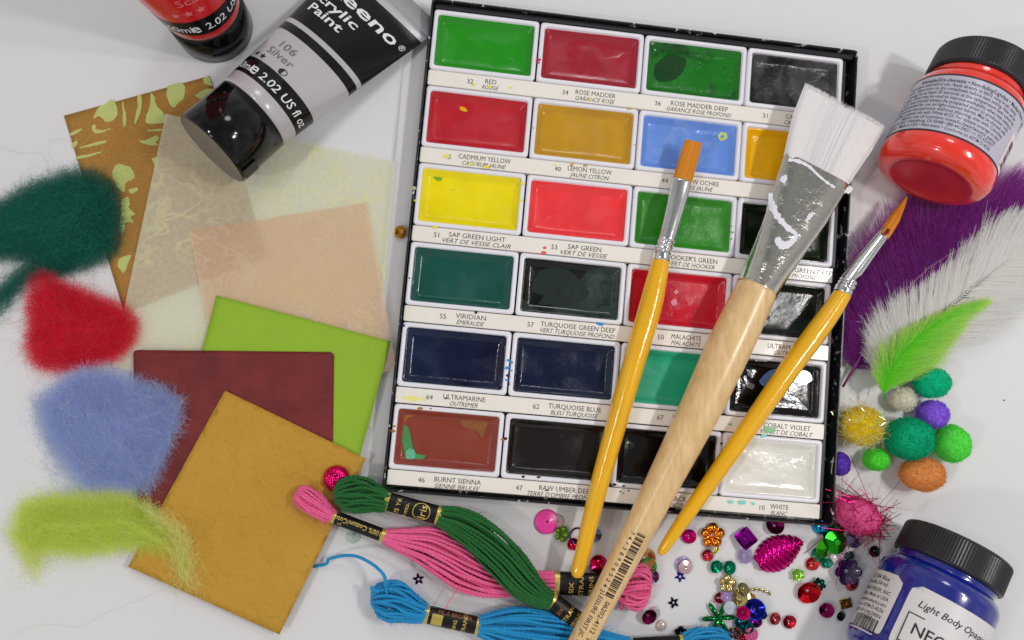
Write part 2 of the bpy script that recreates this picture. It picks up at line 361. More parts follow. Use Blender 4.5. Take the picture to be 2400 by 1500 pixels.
paper('paper_sheet', 'plain lime green card between the peach tissue and the maroon card', [(507, 692), (916, 800), (838, 1092), (430, 985)], 0.0038, lime, wave=0.0001, curl=lambda u, v: 0.0008 * max(0, u - .6))
maroon = pm('maroon_card', (108, 36, 36), 0.5, spec=0.35, vary=(70, 0.22), col2=[((78, 26, 30), 40, 0.66, 0.03, (1, .16, 1, .7)), ((140, 62, 50), 30, 0.70, 0.03, (1, .2, 1, -.5))], bump=(200, 0.0016))
paper('paper_sheet', 'dark maroon card with creases and rounded corners behind the mustard card', [(312, 820), (783, 825), (778, 1210), (322, 1204)], 0.0043, maroon, wave=0.0001, roundc=0.3, nx=48, ny=40)
must = pm('mustard_card', (186, 142, 52), 0.62, spec=0.3, vary=(35, 0.06), bump=(170, 0.0030))
paper('paper_sheet', 'mustard yellow textured card lying on top of the maroon card', [(527, 915), (858, 1075), (655, 1487), (300, 1328)], 0.0050, must, wave=0.0003, thick=0.0004)

# ================================================================== PALETTE
PO = np.array([-0.03930259, 0.16388287, 0.0]); E1 = np.array([0.99602085, -0.08912053, 0]); E2 = np.array([-0.08912053, -0.99602087, 0])
CW, RH, ZR = 0.054, 0.039507, 0.010
def loc_(c, r, z): return PO + E1 * c * CW + E2 * r * RH + np.array([0, 0, z])
def rrect(x0, y0, x1, y1, r, k=5):
    P = []
    for (cx, cy, a) in ((x1 - r, y0 + r, -90), (x1 - r, y1 - r, 0), (x0 + r, y1 - r, 90), (x0 + r, y0 + r, 180)):
        for i in range(k + 1): t = math.radians(a + 90 * i / k); P.append((cx + r * math.cos(t), cy + r * math.sin(t)))
    return np.array(P)
def dens(P, m):
    Q = []
    for i in range(len(P)):
        a, b = P[i], P[(i + 1) % len(P)]; L = np.linalg.norm(b - a); k = max(1, int(L / m)); Q += [a + (b - a) * j / k for j in range(k)]
    return np.array(Q)
def rings(L, close=True):
    """L: list of (n,3) rings from outside in; last fan to centroid if close"""
    n = len(L[0]); V = np.vstack(L); F = []
    for i in range(len(L) - 1):
        for j in range(n): F.append([i * n + j, (i + 1) * n + j, (i + 1) * n + (j + 1) % n, i * n + (j + 1) % n])
    if close:
        V = np.vstack([V, V[-n:].mean(axis=0)]); c = len(V) - 1; b = (len(L) - 1) * n
        F += [[b + j, c, b + (j + 1) % n] for j in range(n)]
    return V, F
def pal(P2, z):   # palette metres (x right, y down) -> world
    P2 = np.asarray(P2); z = np.broadcast_to(z, len(P2)); V = PO + P2[:, :1] * E1 + P2[:, 1:2] * E2; V = V.copy(); V[:, 2] = z; return V
black_tin = pm('black_enamel', (24, 25, 30), 0.32, spec=0.5, col2=((190, 190, 188), 210, 0.63, 0.012, (1, 1, 1)), bump=(120, 0.00012))
tx0, tx1, ty0, ty1 = -0.026 * CW, 4.078 * CW, 0.088 * RH, 6.262 * RH
setr = thing('watercolor_set', 'flat black watercolor tin holding twenty-four white paint pans', 'paint set', loc_(2, 3.2, 0))
def rect_pts(i): return np.array([(tx0 + i, ty0 + i), (tx1 - i, ty0 + i), (tx1 - i, ty1 - i), (tx0 + i, ty1 - i)])
def tray_ring(i, z, r=0.002): return pal(rrect(tx0 + i, ty0 + i, tx1 - i, ty1 - i, max(r - i * .3, 0.0006), 4), z)
V, F = rings([tray_ring(0.0006, 0.0002), tray_ring(0, 0.0008), tray_ring(0, 0.0108), tray_ring(0.0003, 0.0114), tray_ring(0.0009, 0.0114), tray_ring(0.0011, 0.0108), tray_ring(0.0012, 0.0016), tray_ring(0.004, 0.0014)])
mesh('tray', V, F, black_tin, setr, smooth=False)
# inner raised plastic frame along the top, right and bottom edges
def boxp(x0, y0, x1, y1, z0, z1, bev=0.0004):
    a = rrect(x0, y0, x1, y1, 0.0006, 2); b = rrect(x0 + bev, y0 + bev, x1 - bev, y1 - bev, 0.0005, 2)
    return rings([pal(a, z0), pal(a, z1 - bev), pal(b, z1)])
V, F = join([boxp(tx0 + 0.0016, ty0 + 0.0014, tx1 - 0.0014, 0.196 * RH, 0.0016, 0.0088), boxp(3.96 * CW, 0.2 * RH, tx1 - 0.0042, 6.2 * RH, 0.0016, 0.0072)])
mesh('inner_ledge', V, F, pm('black_plastic_ledge', (30, 31, 36), 0.4), setr, smooth=False)
strip_m = pm('label_card', (226, 221, 212), 0.32, spec=0.45, coat=0.3, coat_rough=0.12, vary=(60, 0.02), bump=(200, 0.00005))
LAB = [[('32', .40, 'RED', 'ROUGE', .59), ('34', .29, 'ROSE MADDER', 'GARANCE ROSE', .575), ('36', .17, 'ROSE MADDER DEEP', 'GARANCE ROSE PROFOND', .57), ('31', .21, 'CADMIUM RED', 'CADMIUM ROUGE', .60)],
 [('43', .26, 'CADMIUM YELLOW', 'CADMIUM JAUNE', .60), ('40', .28, 'LEMON YELLOW', 'JAUNE CITRON', .58), ('44', .29, 'YELLOW OCHRE', 'OCRE JAUNE', .60), None],
 [('51', .23, 'SAP GREEN LIGHT', 'VERT DE VESSIE CLAIR', .60), ('53', .31, 'SAP GREEN', 'VERT DE VESSIE', .59), ('54', .30, "HOOKER'S GREEN", 'VERT DE HOOKER', .60), ('60', .2, 'VIRIDIAN GREEN DEEP', 'VERT PROFOND', .62)],
 [('55', .36, 'VIRIDIAN', '\u00c9MERAUDE', .61), ('57', .155, 'TURQUOISE GREEN DEEP', 'VERT TURQUOISE PROFOND', .59), ('50', .36, 'MALACHITE', 'MALACHITE', .60), ('', .3, 'ULTRAMARINE', 'OUTREMER', .56)],
 [('64', .31, 'ULTRAMARINE', 'OUTREMER', .62), ('62', .27, 'TURQUOISE BLUE', 'BLEU TURQUOISE', .62), ('67', .41, 'INDIGO', 'INDIGO', .62), ('', .2, 'COBALT VIOLET', 'VIOLET DE COBALT', .60)],
 [('46', .31, 'BURNT SIENNA', 'SIENNE BRULEE', .63), ('47', .18, 'RAW UMBER DEEP', "TERRE D'OMBRE PROFONDE", .60), ('20', .3, 'BLACK', 'NOIR', .62), ('10', .41, 'WHITE', 'BLANC', .57)]]
ink2 = pm('label_ink', (70, 68, 66), 0.6)
for r in range(6):
    y0 = (r + 1 + .006) * RH; y1 = (r + 1 + (.198 if r < 5 else .186)) * RH
    V, F = boxp(0.0004, y0, 3.955 * CW, y1, 0.0016, ZR - 0.0004, 0.0003)
    st = mesh('label_strip', V, F, strip_m, setr, smooth=False)
    for c in range(4):
        L = LAB[r][c]
        if not L: continue
        parts = []; num, nx_, en, fr, cx = L
        for (s, fx, fy, size, sh, bo) in ((num, nx_, .098, 0.0034, 0, 0), (en, cx, .074, 0.0034, 0, 0), (fr, cx, .152, 0.0031, 0.32, 0.0)):
            if not s: continue
            v2, f = text2d(s, size, bo, sh, 'CENTER', width=(len(s) * 0.00168 if s is fr else (len(s) * 0.00186 if s is en else None)))
            ln = v2.copy(); ln[:, 0] += (c + fx) * CW; ln[:, 1] = (r + 1 + fy) * RH - (v2[:, 1] - size * 0.36)
            parts.append((pal(ln, ZR - 0.0004 + 0.00008), [q[::-1] for q in f]))
        V, F = join(parts); mesh('lettering', V, F, ink2, st, smooth=False)
pan_m = pm('white_pan_plastic', (222, 221, 228), 0.28, spec=0.5, vary=(90, 0.02))
PANS = [  # colour, label words, roughness, bump, patches
 [((32, 138, 24), 'bright green', .12, None, None), ((152, 32, 48), 'crimson', .14, None, None), ((22, 108, 26), 'wet dark green', .07, (70, .0009), [((12, 62, 20), 60, .6, .06, None)]), ((20, 20, 24), 'glare-painted charcoal black', .22, (120, .0010), [((84, 84, 84), 34, .52, .12, None)])],  # grey patches on the charcoal black pan are glare put into its colour
 [((178, 30, 42), 'deep red yellow-flecked', .14, None, None), ((184, 138, 30), 'ochre', .18, (40, .0003), None), ((98, 138, 212), 'light blue', .14, (110, .0007), [((132, 160, 210), 60, .62, .08, None)]), ((238, 178, 6), 'golden yellow', .08, (60, .001), None)],
 [((226, 208, 4), 'lemon yellow scratched', .16, (90, .0003), [((178, 180, 20), 70, .7, .03, None)]), ((224, 56, 60), 'coral red', .14, None, None), ((44, 128, 30), 'leaf green', .2, (110, .0006), [((90, 158, 76), 40, .62, .1, None)]), ((16, 26, 14), 'near-black green', .07, (20, .0006), None)],
 [((18, 76, 68), 'deep teal', .10, None, None), ((9, 12, 12), 'dull-patched black-green', .10, (50, .0003), [((40, 56, 50), 22, .52, .04, None)]), ((188, 22, 44), 'ruby red', .10, (60, .0009), [((214, 60, 76), 70, .68, .04, None)]), ((10, 20, 17), 'bottle green', .12, (90, .0008), [((40, 56, 52), 36, .64, .08, None)])],
 [((10, 11, 42), 'midnight indigo', .09, (60, .0007), [((12, 30, 62), 24, .55, .1, None)]), ((9, 22, 50), 'navy blue', .12, (110, .0006), [((60, 84, 112), 120, .72, .05, None)]), ((30, 158, 120), 'sea green', .2, None, None), ((7, 9, 12), 'glossy black and sky blue', .05, (60, .0007), None)],
 [((132, 58, 44), 'rust brown smeared with green', .12, None, None), ((24, 19, 17), 'dark umber', .14, (60, .0005), None), ((7, 7, 8), 'jet black', .08, (80, .0006), None), ((216, 214, 206), 'off-white', .10, (70, .0008), None)]]
ORD = ['top', 'second', 'third', 'fourth', 'fifth', 'bottom']
def pan(r, c):
    colr, words, rough, bump, patch = PANS[r][c]
    x0, x1 = (c + .008) * CW, (c + .992) * CW if c < 3 else 3.945 * CW; y0, y1 = (r + .212) * RH, (r + .996) * RH
    root = thing('paint_pan', 'pan of %s paint, %s row of the tin, %s column' % (words, ORD[r], ['left', 'second', 'third', 'right'][c]), 'paint pan', loc_(c + .5, r + .6, 0.0016), 'paint pans in the watercolor tin')
    def rr(i, rad, z): return pal(dens(rrect(x0 + i, y0 + i, x1 - i, y1 - i, rad, 4), 0.004), z)
    base = dens(rrect(x0, y0, x1, y1, 0.0016, 4), 0.004)
    def sc(i, z):   # inset of same topology
        cx, cy = (x0 + x1) / 2, (y0 + y1) / 2; hx, hy = (x1 - x0) / 2, (y1 - y0) / 2
        q = base.copy(); q[:, 0] = cx + (q[:, 0] - cx) * (hx - i) / hx; q[:, 1] = cy + (q[:, 1] - cy) * (hy - i) / hy; return pal(q, z)
    V, F = rings([sc(0.0004, .0018), sc(0, ZR - .0006), sc(0.0004, ZR), sc(0.0017, ZR), sc(0.0021, ZR - .0004), sc(0.0023, ZR - .0022), sc(0.0046, ZR - 0.0062), sc(0.007, ZR - 0.0066)])
    mesh('pan', V, F, pan_m, root)
    pmat = pm('paint_' + words.replace(' ', '_').replace('-', '_'), colr, rough, spec=0.45, coat=0.12, coat_rough=max(.03, rough * .6), bump=bump or (60, .00012), col2=patch, vary=(70, 0.09), rvary=(55, .3))
    nb = len(base); wv = smoothnoise(nb, 9, 0.00022); wv2 = smoothnoise(nb, 23, 0.0001)
    L = []
    for (i, z) in ((0.00225, -.0017), (0.0026, -.0016), (0.0031, -.0019), (0.0045, -.0036), (0.0054, -.0042), (0.0062, -.0044), (0.0085, -.0045), (0.0115, -.0044)):
        q = sc(i, ZR + z)
        if i < 0.003: q[:, 2] += np.clip(wv + wv2, -.0004, .0005)
        else: q[:, 2] += smoothnoise(nb, 15, 0.00006)
        L.append(q)
    V, F = rings(L); mesh('paint', V, F, pmat, root)
    return root
pans = [[pan(r, c) for c in range(4)] for r in range(6)]

# ================================================================== BRUSHES
def sweep_px(rows, n=60):
    """rows: px, py, z(m), half width px, half thick px, exponent -> P, a, b, e"""
    Rr = np.array([list(at(r[0], r[1], r[2])) + [px(r[3], r[2]), px(r[4], r[2]), r[5]] for r in rows])
    S = spline(Rr, n); return S[:, :3], np.maximum(S[:, 3], 1e-5), np.maximum(S[:, 4], 1e-5), np.clip(S[:, 5], 1.2, 8)
def sweep_lin(rows, n=8):
    Rr = np.array([list(at(r[0], r[1], r[2])) + [px(r[3], r[2]), px(r[4], r[2]), r[5]] for r in rows])
    t = np.linspace(0, len(Rr) - 1, (len(Rr) - 1) * n + 1); i = np.minimum(t.astype(int), len(Rr) - 2); f = (t - i)[:, None]
    S = Rr[i] * (1 - f) + Rr[i + 1] * f; return S[:, :3], S[:, 3], S[:, 4], S[:, 5]
chrome = pm('chrome_ferrule', (212, 214, 214), 0.16, 1.0, bump=(260, 0.00004))
chrome_old = pm('scuffed_chrome', (204, 201, 192), 0.12, 1.0, bump=(48, 0.0009))
yellow_m = pm('yellow_lacquer', (250, 188, 6), 0.22, coat=0.8, coat_rough=0.06, bump=(520, 0.00010), vary=(45, .06), col2=((196, 130, 30), 260, .74, .01, None))
wood_m = pm('varnished_wood', (205, 168, 112), 0.38, coat=0.5, coat_rough=0.22, vary=(60, 0.10, (10, 1, 10, 0)), bump=(300, 0.00005), col2=((222, 190, 142), 50, .5, .2, (6, 1, 6, 0)))
def bristles(name, root, rows, n, c, halfw, tipspread=1.0, wpx=0.5, mat_=None, layers=True, raggle=0.05, core=True):
    """hairs running along the sweep rows (tip first)"""
    P, a, b, e = sweep_lin(rows, 6)
    k = len(P); T = np.gradient(P, axis=0); T /= np.linalg.norm(T, axis=1)[:, None]; S = np.cross(T, [0, 0, 1.0]); S /= np.linalg.norm(S, axis=1)[:, None]; U = np.cross(S, T)
    th = rng.uniform(0, 2 * np.pi, n); rr = np.sqrt(rng.uniform(0.35, 1.05, n)); cx = np.cos(th) * rr; cy = np.sin(th) * rr
    cx = np.sign(cx) * np.abs(cx) ** 0.75
    st = rng.uniform(0, raggle, n); Q = np.zeros((n, k, 3)); tt = np.linspace(0, 1, k)
    for i in range(n):
        f = np.clip(st[i] + tt * (1 - st[i]), 0, 1) * (k - 1); j = np.minimum(f.astype(int), k - 2); g = (f - j)[:, None]
        PP = P[j] * (1 - g) + P[j + 1] * g; aa = a[j] * (1 - g[:, 0]) + a[j + 1] * g[:, 0]; bb = b[j] * (1 - g[:, 0]) + b[j + 1] * g[:, 0]
        Q[i] = PP + (S[j] * (cx[i] * aa)[:, None]) + (U[j] * (cy[i] * bb)[:, None])
    w = np.full((n, k), px(wpx)); w[:, 0] *= 0.3
    V, F, C = ribbons(Q, w, vcol(c, n, .02, .13), roll=0.4)
    if core:
        V2, F2 = loft(P[1:], a[1:] * 0.965, b[1:] * 0.95, 32, 3.6)
        F2q = np.array([f for f in F2 if len(f) == 4]); L = [(V, F, C), (V2, F2q, np.tile(alb(c), (len(V2), 1)))]
        V, F, C = joinq(L)
    return mesh(name, V, F, mat_ or FIB, root, col=C)
zb = 0.0165
# left slim flat brush
b1 = thing('paintbrush', 'slim yellow handled brush with a short flat orange tip, leftmost brush', 'paintbrush', at(1500, 800, 0), 'paintbrushes on the tin')
bristles('bristles', b1, [(1625, 330, .0185, 19, 4, 3), (1622, 345, .0182, 21, 5, 3), (1612, 380, .0178, 22, 8, 3), (1598, 428, .017, 22, 10, 2.6)], 700, (204, 132, 42), 0, wpx=.8, raggle=.06)
P, a, b, e = sweep_px([(1599, 422, .017, 24, 11, 3), (1590, 460, .0168, 23, 12, 3), (1578, 505, .0166, 22, 16, 2.4), (1561, 566, zb, 20, 20, 2)], 30); V, F = loft(P, a, b, 28, 2.3)
P2, a2, b2, e2 = sweep_lin([(1561, 566, zb, 20, 20, 2), (1559, 571, zb, 22, 22, 2), (1557, 576, zb, 19, 19, 2), (1556, 581, zb, 22, 22, 2), (1554, 587, zb, 19.5, 19.5, 2), (1552, 592, zb, 22, 22, 2), (1549, 612, zb, 21, 21, 2)], 3)
V2, F2 = loft(P2, a2, b2, 28); V, F = join([(V, F), (V2, F2)]); mesh('ferrule', V, F, chrome, b1)
P, a, b, e = sweep_px([(1550, 608, zb, 20.5, 20.5, 2), (1538, 660, zb, 25, 25, 2), (1520, 735, zb + .0005, 27.5, 27.5, 2), (1486, 850, zb + .0006, 26, 26, 2), (1443, 1000, zb, 24, 24, 2), (1401, 1150, zb - .0002, 21, 21, 2), (1368, 1285, zb - .0004, 18, 18, 2), (1355, 1335, zb - .0004, 16, 16, 2), (1351, 1350, zb - .0004, 11, 11, 2), (1350, 1355, zb - .0004, 3, 3, 2)], 90)
V, F = loft(P, a, b, 32); mesh('handle', V, F, yellow_m, b1)
# right round brush
b3 = thing('paintbrush', 'yellow handled brush with a pointed round orange tip, rightmost brush', 'paintbrush', at(1850, 880, 0), 'paintbrushes on the tin')
z3 = .0165
bristles('bristles', b3, [(2126, 461, z3 - .001, 0.8, .8, 2), (2112, 486, z3 - .0008, 7, 7, 2), (2096, 513, z3 - .0004, 12, 12, 2), (2077, 543, z3, 13.2, 13.2, 2), (2068, 554, z3, 13.5, 13.5, 2)], 600, (208, 134, 44), 0, wpx=.8, raggle=.12)
P2, a2, b2, e2 = sweep_lin([(2078, 540, z3, 13.5, 13.5, 2), (2030, 602, z3, 17, 17, 2), (1990, 655, z3, 20, 20, 2), (1988, 660, z3, 22, 22, 2), (1986, 664, z3, 20, 20, 2), (1984, 668, z3, 22.5, 22.5, 2), (1981, 673, z3, 20, 20, 2), (1979, 676, z3, 22.5, 22.5, 2), (1974, 689, z3, 21.5, 21.5, 2)], 3)
V, F = loft(P2, a2, b2, 28); mesh('ferrule', V, F, chrome, b3)
P, a, b, e = sweep_px([(1976, 687, z3, 21, 21, 2), (1950, 727, z3, 24, 24, 2), (1908, 786, z3 + .0005, 26, 26, 2), (1861, 850, z3 + .0004, 25, 25, 2), (1777, 970, z3, 23, 23, 2), (1687, 1098, z3 - .0002, 20, 20, 2), (1610, 1207, z3 - .0004, 16.5, 16.5, 2), (1560, 1279, z3 - .0005, 12.5, 12.5, 2), (1549, 1295, z3 - .0005, 9, 9, 2), (1545, 1300, z3 - .0005, 4, 4, 2)], 90)
V, F = loft(P, a, b, 32); mesh('handle', V, F, yellow_m, b3)
# wide brush
b2_ = thing('paintbrush', 'wide flat brush with white bristles, chrome ferrule and thick bare wooden handle', 'paintbrush', at(1650, 900, 0), 'paintbrushes on the tin')
z2 = .0215
wr = [(1983, 244, .0235, 112, 7, 6), (1950, 312, .0235, 105, 10, 6), (1912, 400, .023, 86, 14, 5)]
bristles('bristles', b2_, wr, 4600, (240, 236, 236), 0, wpx=.42, raggle=.08, mat_=fibre_mat('white_nylon', .45, .15, .4))
P, a, b, e = sweep_lin([(1914, 397, .0228, 87.5, 15, 2.9), (1908, 410, .0228, 87, 16, 2.8), (1872, 490, .0225, 76, 21, 2.6), (1836, 560, .022, 63, 28, 3), (1800, 628, z2, 53, 38, 2.4), (1772, 680, z2, 49, 45, 2)], 8)
V, F = loft(P, a, b, 56, 2.0)
# use per-ring exponent
V = []; T = np.gradient(P, axis=0); T /= np.linalg.norm(T, axis=1)[:, None]; S = np.cross(T, [0, 0, 1.0]); S /= np.linalg.norm(S, axis=1)[:, None]; U = np.cross(S, T); th = np.linspace(0, 2 * math.pi, 56, endpoint=False)
for i in range(len(P)):
    c_, s_ = np.cos(th), np.sin(th); V.append(P[i] + (np.sign(c_) * np.abs(c_) ** (2 / e[i]) * a[i])[:, None] * S[i] + (np.sign(s_) * np.abs(s_) ** (2 / e[i]) * b[i])[:, None] * U[i])
V = np.vstack(V); fer = mesh('ferrule', V, F, chrome_old, b2_)
# dried paint smears on the ferrule, following its top face
tcent = P; 
def on_ferrule(pts, lift=0.00008, thick=0.0):
    out = []
    for (x, y) in pts:
        best = None
        for i in range(len(P)):
            q = at(x, y, P[i][2] + b[i]); d = abs(np.dot((q - P[i])[:2], T[i][:2]))
            if best is None or d < best[0]: best = (d, i)
        i = best[1]; q = at(x, y, P[i][2]); u = np.clip(abs(np.dot(q - P[i], S[i])) / a[i], 0, .98)
        h = b[i] * (1 - u ** e[i]) ** (1 / e[i]); out.append(at(x, y, P[i][2] + h + lift))
    return np.array(out)
def smear(pts, w):
    pts = spline(np.array(pts, float), len(pts) * 5); w = spline(np.array([[q] for q in w], float), len(pts))[:, 0] * (1 + rng.normal(0, .22, len(pts)))
    t = np.gradient(pts, axis=0); t /= np.linalg.norm(t, axis=1)[:, None] + 1e-9; n_ = np.c_[-t[:, 1], t[:, 0]]
    L = on_ferrule(pts + n_ * np.abs(w)[:, None], .00005); M = on_ferrule(pts, .0003); Rr = on_ferrule(pts - n_ * np.abs(w)[:, None], .00005); k = len(pts); V = np.vstack([L, M, Rr])
    return V, [[i, i + 1, k + i + 1, k + i] for i in range(k - 1)] + [[k + i, k + i + 1, 2 * k + i + 1, 2 * k + i] for i in range(k - 1)]
sm = [smear([(1848, 374), (1872, 378), (1896, 390), (1915, 408), (1935, 425), (1957, 440)], [5, 4, 3, 2.5, 3, 4]), smear([(1831, 426), (1838, 418), (1842, 410)], [6, 7, 2]),
      smear([(1806, 452), (1808, 475), (1818, 500), (1833, 520), (1848, 535), (1866, 548)], [3, 8, 8, 7, 6, 4]), smear([(1822, 556), (1828, 572), (1845, 574), (1862, 562), (1868, 548)], [5, 10, 8, 7, 4]),
      smear([(1888, 520), (1898, 508), (1906, 498)], [2, 5, 3]), smear([(1975, 448), (1988, 446), (1996, 438)], [4, 7, 5])]
V, F = join(sm); mesh('dried_paint', V, F, pm('dried_white_paint', (214, 214, 222), 0.6), fer)
P, a, b, e = sweep_px([(1774, 676, z2, 48.5, 48.5, 2), (1740, 748, z2, 51.5, 51.5, 2), (1692, 850, z2, 52, 52, 2), (1630, 980, z2, 47, 47, 2), (1544, 1150, z2 - .001, 39, 39, 2), (1455, 1325, z2 - .002, 32.5, 32.5, 2), (1364, 1500, z2 - .003, 28, 28, 2), (1290, 1640, z2 - .004, 26, 26, 2), (1240, 1735, z2 - .004, 25, 25, 2), (1232, 1750, z2 - .004, 12, 12, 2)], 90)
V, F = loft(P, a, b, 40); hd = mesh('handle', V, F, wood_m, b2_)
hole = [at(1588 + 9 * math.cos(t), 1104 + 9 * math.sin(t), 0) for t in (0,)]
# printing on the wooden handle
T = np.gradient(P, axis=0); T /= np.linalg.norm(T, axis=1)[:, None]; S = np.cross(T, [0, 0, 1.0]); S /= np.linalg.norm(S, axis=1)[:, None]; U = np.cross(S, T)
cum = np.r_[0, np.cumsum(np.linalg.norm(np.diff(P, axis=0), axis=1))]
def on_handle(V2, dz=0.00014):
    """x metres along the handle toward its end, y metres around (positive = right side seen from tip)"""
    V2 = np.asarray(V2); out = []
    for s_, w_ in V2:
        i = int(np.clip(np.searchsorted(cum, s_) - 1, 0, len(P) - 2)); f = (s_ - cum[i]) / (cum[i + 1] - cum[i]); c = P[i] * (1 - f) + P[i + 1] * f
        r_ = a[i] * (1 - f) + a[i + 1] * f; ph = w_ / r_; out.append(c + S[i] * math.sin(ph) * (r_ + dz) + U[i] * math.cos(ph) * (r_ + dz))
    return np.array(out)
def s_at(y):   # arc position for picture row y on the axis
    yy = np.array([(R.T @ (p - CAM)) for p in P]); pr = yy[:, 1] / yy[:, 2] * FPX + 750; return float(np.interp(y, pr, cum))
s0, s1 = s_at(1245), s_at(1392)
V2, F2 = barcode(s0, -0.0010, s1 - s0, 0.0042); V2b = V2.copy(); V2b[:, 1] = V2[:, 1] - 0.0012
parts = [(on_handle(V2b), F2)]
for i, ch in enumerate('741389065242'):
    t2, tf = text2d(ch, .0029, .004); parts.append((on_handle(np.c_[s0 + (i + .25) * (s1 - s0) / 12 + t2[:, 0], -t2[:, 1] + .0048]), [f[::-1] for f in tf]))
for (s, y_, row, sz) in (('06202-4112  WHITE NYLON', 0.0004, 1400, .0034), ('LEISURE FIRST JC  CHINA', 0.0042, 1390, .0030)):
    t2, tf = text2d(s, sz, .006); q = np.c_[t2[:, 0] + s_at(row), -t2[:, 1] * 1.0 + y_]; parts.append((on_handle(q), [f[::-1] for f in tf]))
V, F = join(parts); mesh('lettering', V, F, INK, hd, smooth=False)

# ================================================================== FLAT-ON-CYLINDER surfaces for tubes and jars
class Surf:
    def __init__(s, A, D, a, b, face=None):
        s.A = np.array(A, float); s.D = unit(D); s.Rt = unit(np.cross(s.D, [0, 0, 1.0] if face is None else face)); s.U = np.cross(s.Rt, s.D); s.a, s.b = a, b
    def pt(s, t, ph, d=0.0):
        return s.A + s.D * t + s.Rt * math.sin(ph) * (s.a(t) + d) + s.U * math.cos(ph) * (s.b(t) + d)
    def map(s, V2, t0, x0=0.0, d=0.0001):
        return np.array([s.pt(t0 + y, (x + x0) / (0.5 * (s.a(t0 + y) + s.b(t0 + y))), d) for x, y in np.asarray(V2)])
    def lathe(s, ts, n=64, d=0.0, cap0=True, cap1=True, ph0=None, ph1=None):
        full = ph0 is None; phs = np.linspace(0, 2 * math.pi, n, endpoint=False) if full else np.linspace(ph0, ph1, n)
        V = [s.pt(t, p, d) for t in ts for p in phs]; F = []; m = n if full else n - 1
        for i in range(len(ts) - 1):
            for j in range(m): F.append([i * n + j, (i + 1) * n + j, (i + 1) * n + (j + 1) % n, i * n + (j + 1) % n])
        if full and cap0: F.append([j for j in range(n)])
        if full and cap1: F.append([(len(ts) - 1) * n + j for j in range(n)][::-1])
        return V, F
def prof(T, Rr): return lambda t: float(np.interp(t, T, Rr))

# ------------------------------------------------------------------ tubes
def paint_tube(label, Apx, Az, Bpx, tilt, body_col, r, caplen, L, hwid, stripes, texts, cap_inset=0.0, slot=False, body_metal=0.0, face=None):
    A = at(*Apx, Az); B = at(*Bpx, Az); d = B - A; d[2] = 0; d = unit(d); D = unit([d[0], d[1], math.tan(tilt)]) if face is None else np.array([0, 0, 1.0])
    root = thing('paint_tube', label, 'paint tube', np.r_[A[:2], 0], 'acrylic paint tubes')
    sh = caplen + 0.003
    a = prof([0, 0.0008, caplen, caplen + .0001, sh, L], [r - .0008 - cap_inset, r - cap_inset, r - .0003, r - .0002, r, hwid])
    b = prof([0, 0.0008, caplen, caplen + .0001, sh, L - .008, L], [r - .0008 - cap_inset, r - cap_inset, r - .0003, r - .0002, r, .0016, .0011])
    S = Surf(A, D, a, b, face)
    capm = pm('glossy_black_cap', (10, 10, 12), 0.1, spec=.4, bump=(60, .00012))
    V, F = S.lathe([0, .0004, .0008, caplen * .3, caplen * .3 + .0001, caplen * .31 + .0002, caplen], 72, cap0=False); V = np.array(V)
    cap = mesh('cap', V, F, capm, root)
    e0 = [S.A + (S.pt(0, p) - S.A) * k + S.D * z for k, z in ((1, 0), (.95, .0006), (.5, .0006)) for p in np.linspace(0, 2 * math.pi, 72, endpoint=False)]
    V, F = rings([np.array(e0[i * 72:(i + 1) * 72]) for i in range(3)]); mesh('cap_end', V, [f[::-1] for f in F], pm('cap_end_plastic', (112, 104, 96), 0.5, vary=(90, .1)) if not slot else capm, cap)
    if slot:   # thumb notch
        V = []; n = 14
        for i in range(n + 1):
            ph = -0.42 + 0.95 * i / n; dep = .0016 * math.sin(math.pi * i / n) ** .5
            V += [S.pt(.0095 + dep, ph, .00012), S.pt(.0090, ph, .0002), S.pt(.0082 - dep * .4, ph, .0001)]
        F = []
        for i in range(n):
            for k in range(2): F.append([i * 3 + k, i * 3 + k + 1, i * 3 + 3 + k + 1, i * 3 + 3 + k])
        mesh('thumb_notch', V, F, pm('notch_black', (3, 3, 3), .6, spec=.1), cap)
    else:
        V = []; 
        q = [S.pt(t, ph, .0012 * k) for (t, ph, k) in ((.001, 1.25, 1), (.001, 1.6, 1), (.009, 1.6, 1), (.009, 1.25, 1), (.001, 1.25, -.3), (.001, 1.6, -.3), (.009, 1.6, -.3), (.009, 1.25, -.3))]
        mesh('hinge', q, [[0, 1, 2, 3], [4, 7, 6, 5], [0, 4, 5, 1], [1, 5, 6, 2], [2, 6, 7, 3], [3, 7, 4, 0]], capm, cap, smooth=False)
    body_m = pm('tube_plastic', body_col, 0.24, body_metal, coat=0.5, coat_rough=0.1, vary=(12, .02), bump=(18, .0002))
    ts = list(np.linspace(caplen + .0002, L, 40)); V, F = S.lathe(ts, 72); body = mesh('tube_body', V, F, body_m, root)
    for k, (t0, t1, colr, mt) in enumerate(stripes):
        V, F = S.lathe(list(np.linspace(t0, t1, max(3, int((t1 - t0) / .002)))), 72, d=.00009, cap0=False, cap1=False)
        mesh('printed_band', V, F, pm('band_print', colr, .2, spec=.35), body)
    groups = {}
    for (s, t0, x0, size, bold, inkm, sub) in texts:
        if s == '*': V2, F2 = star2d(0, 0, size)
        elif s == 'half':
            V2, F2 = join([ring2d(0, 0, size, size, size * .18), disc2d(0, 0, size, size, math.pi / 2, 1.5 * math.pi, 12)])
        else: V2, F2 = text2d(s, size, bold)
        V = S.map(V2 if len(V2[0]) == 2 else V2[:, :2], t0, x0, .00022); groups.setdefault(inkm, []).append((V, F2))
    for inkm, L_ in groups.items():
        V, F = join(L_); mesh('lettering', V, F, inkm, body, smooth=False)
    # crimped end
    V, F = S.lathe([L, L + .0008, L + .009], 72); 
    mesh('crimp', V, F, pm('crimp_plastic', (150, 150, 150), .4), root)
    return S
mm = 0.001
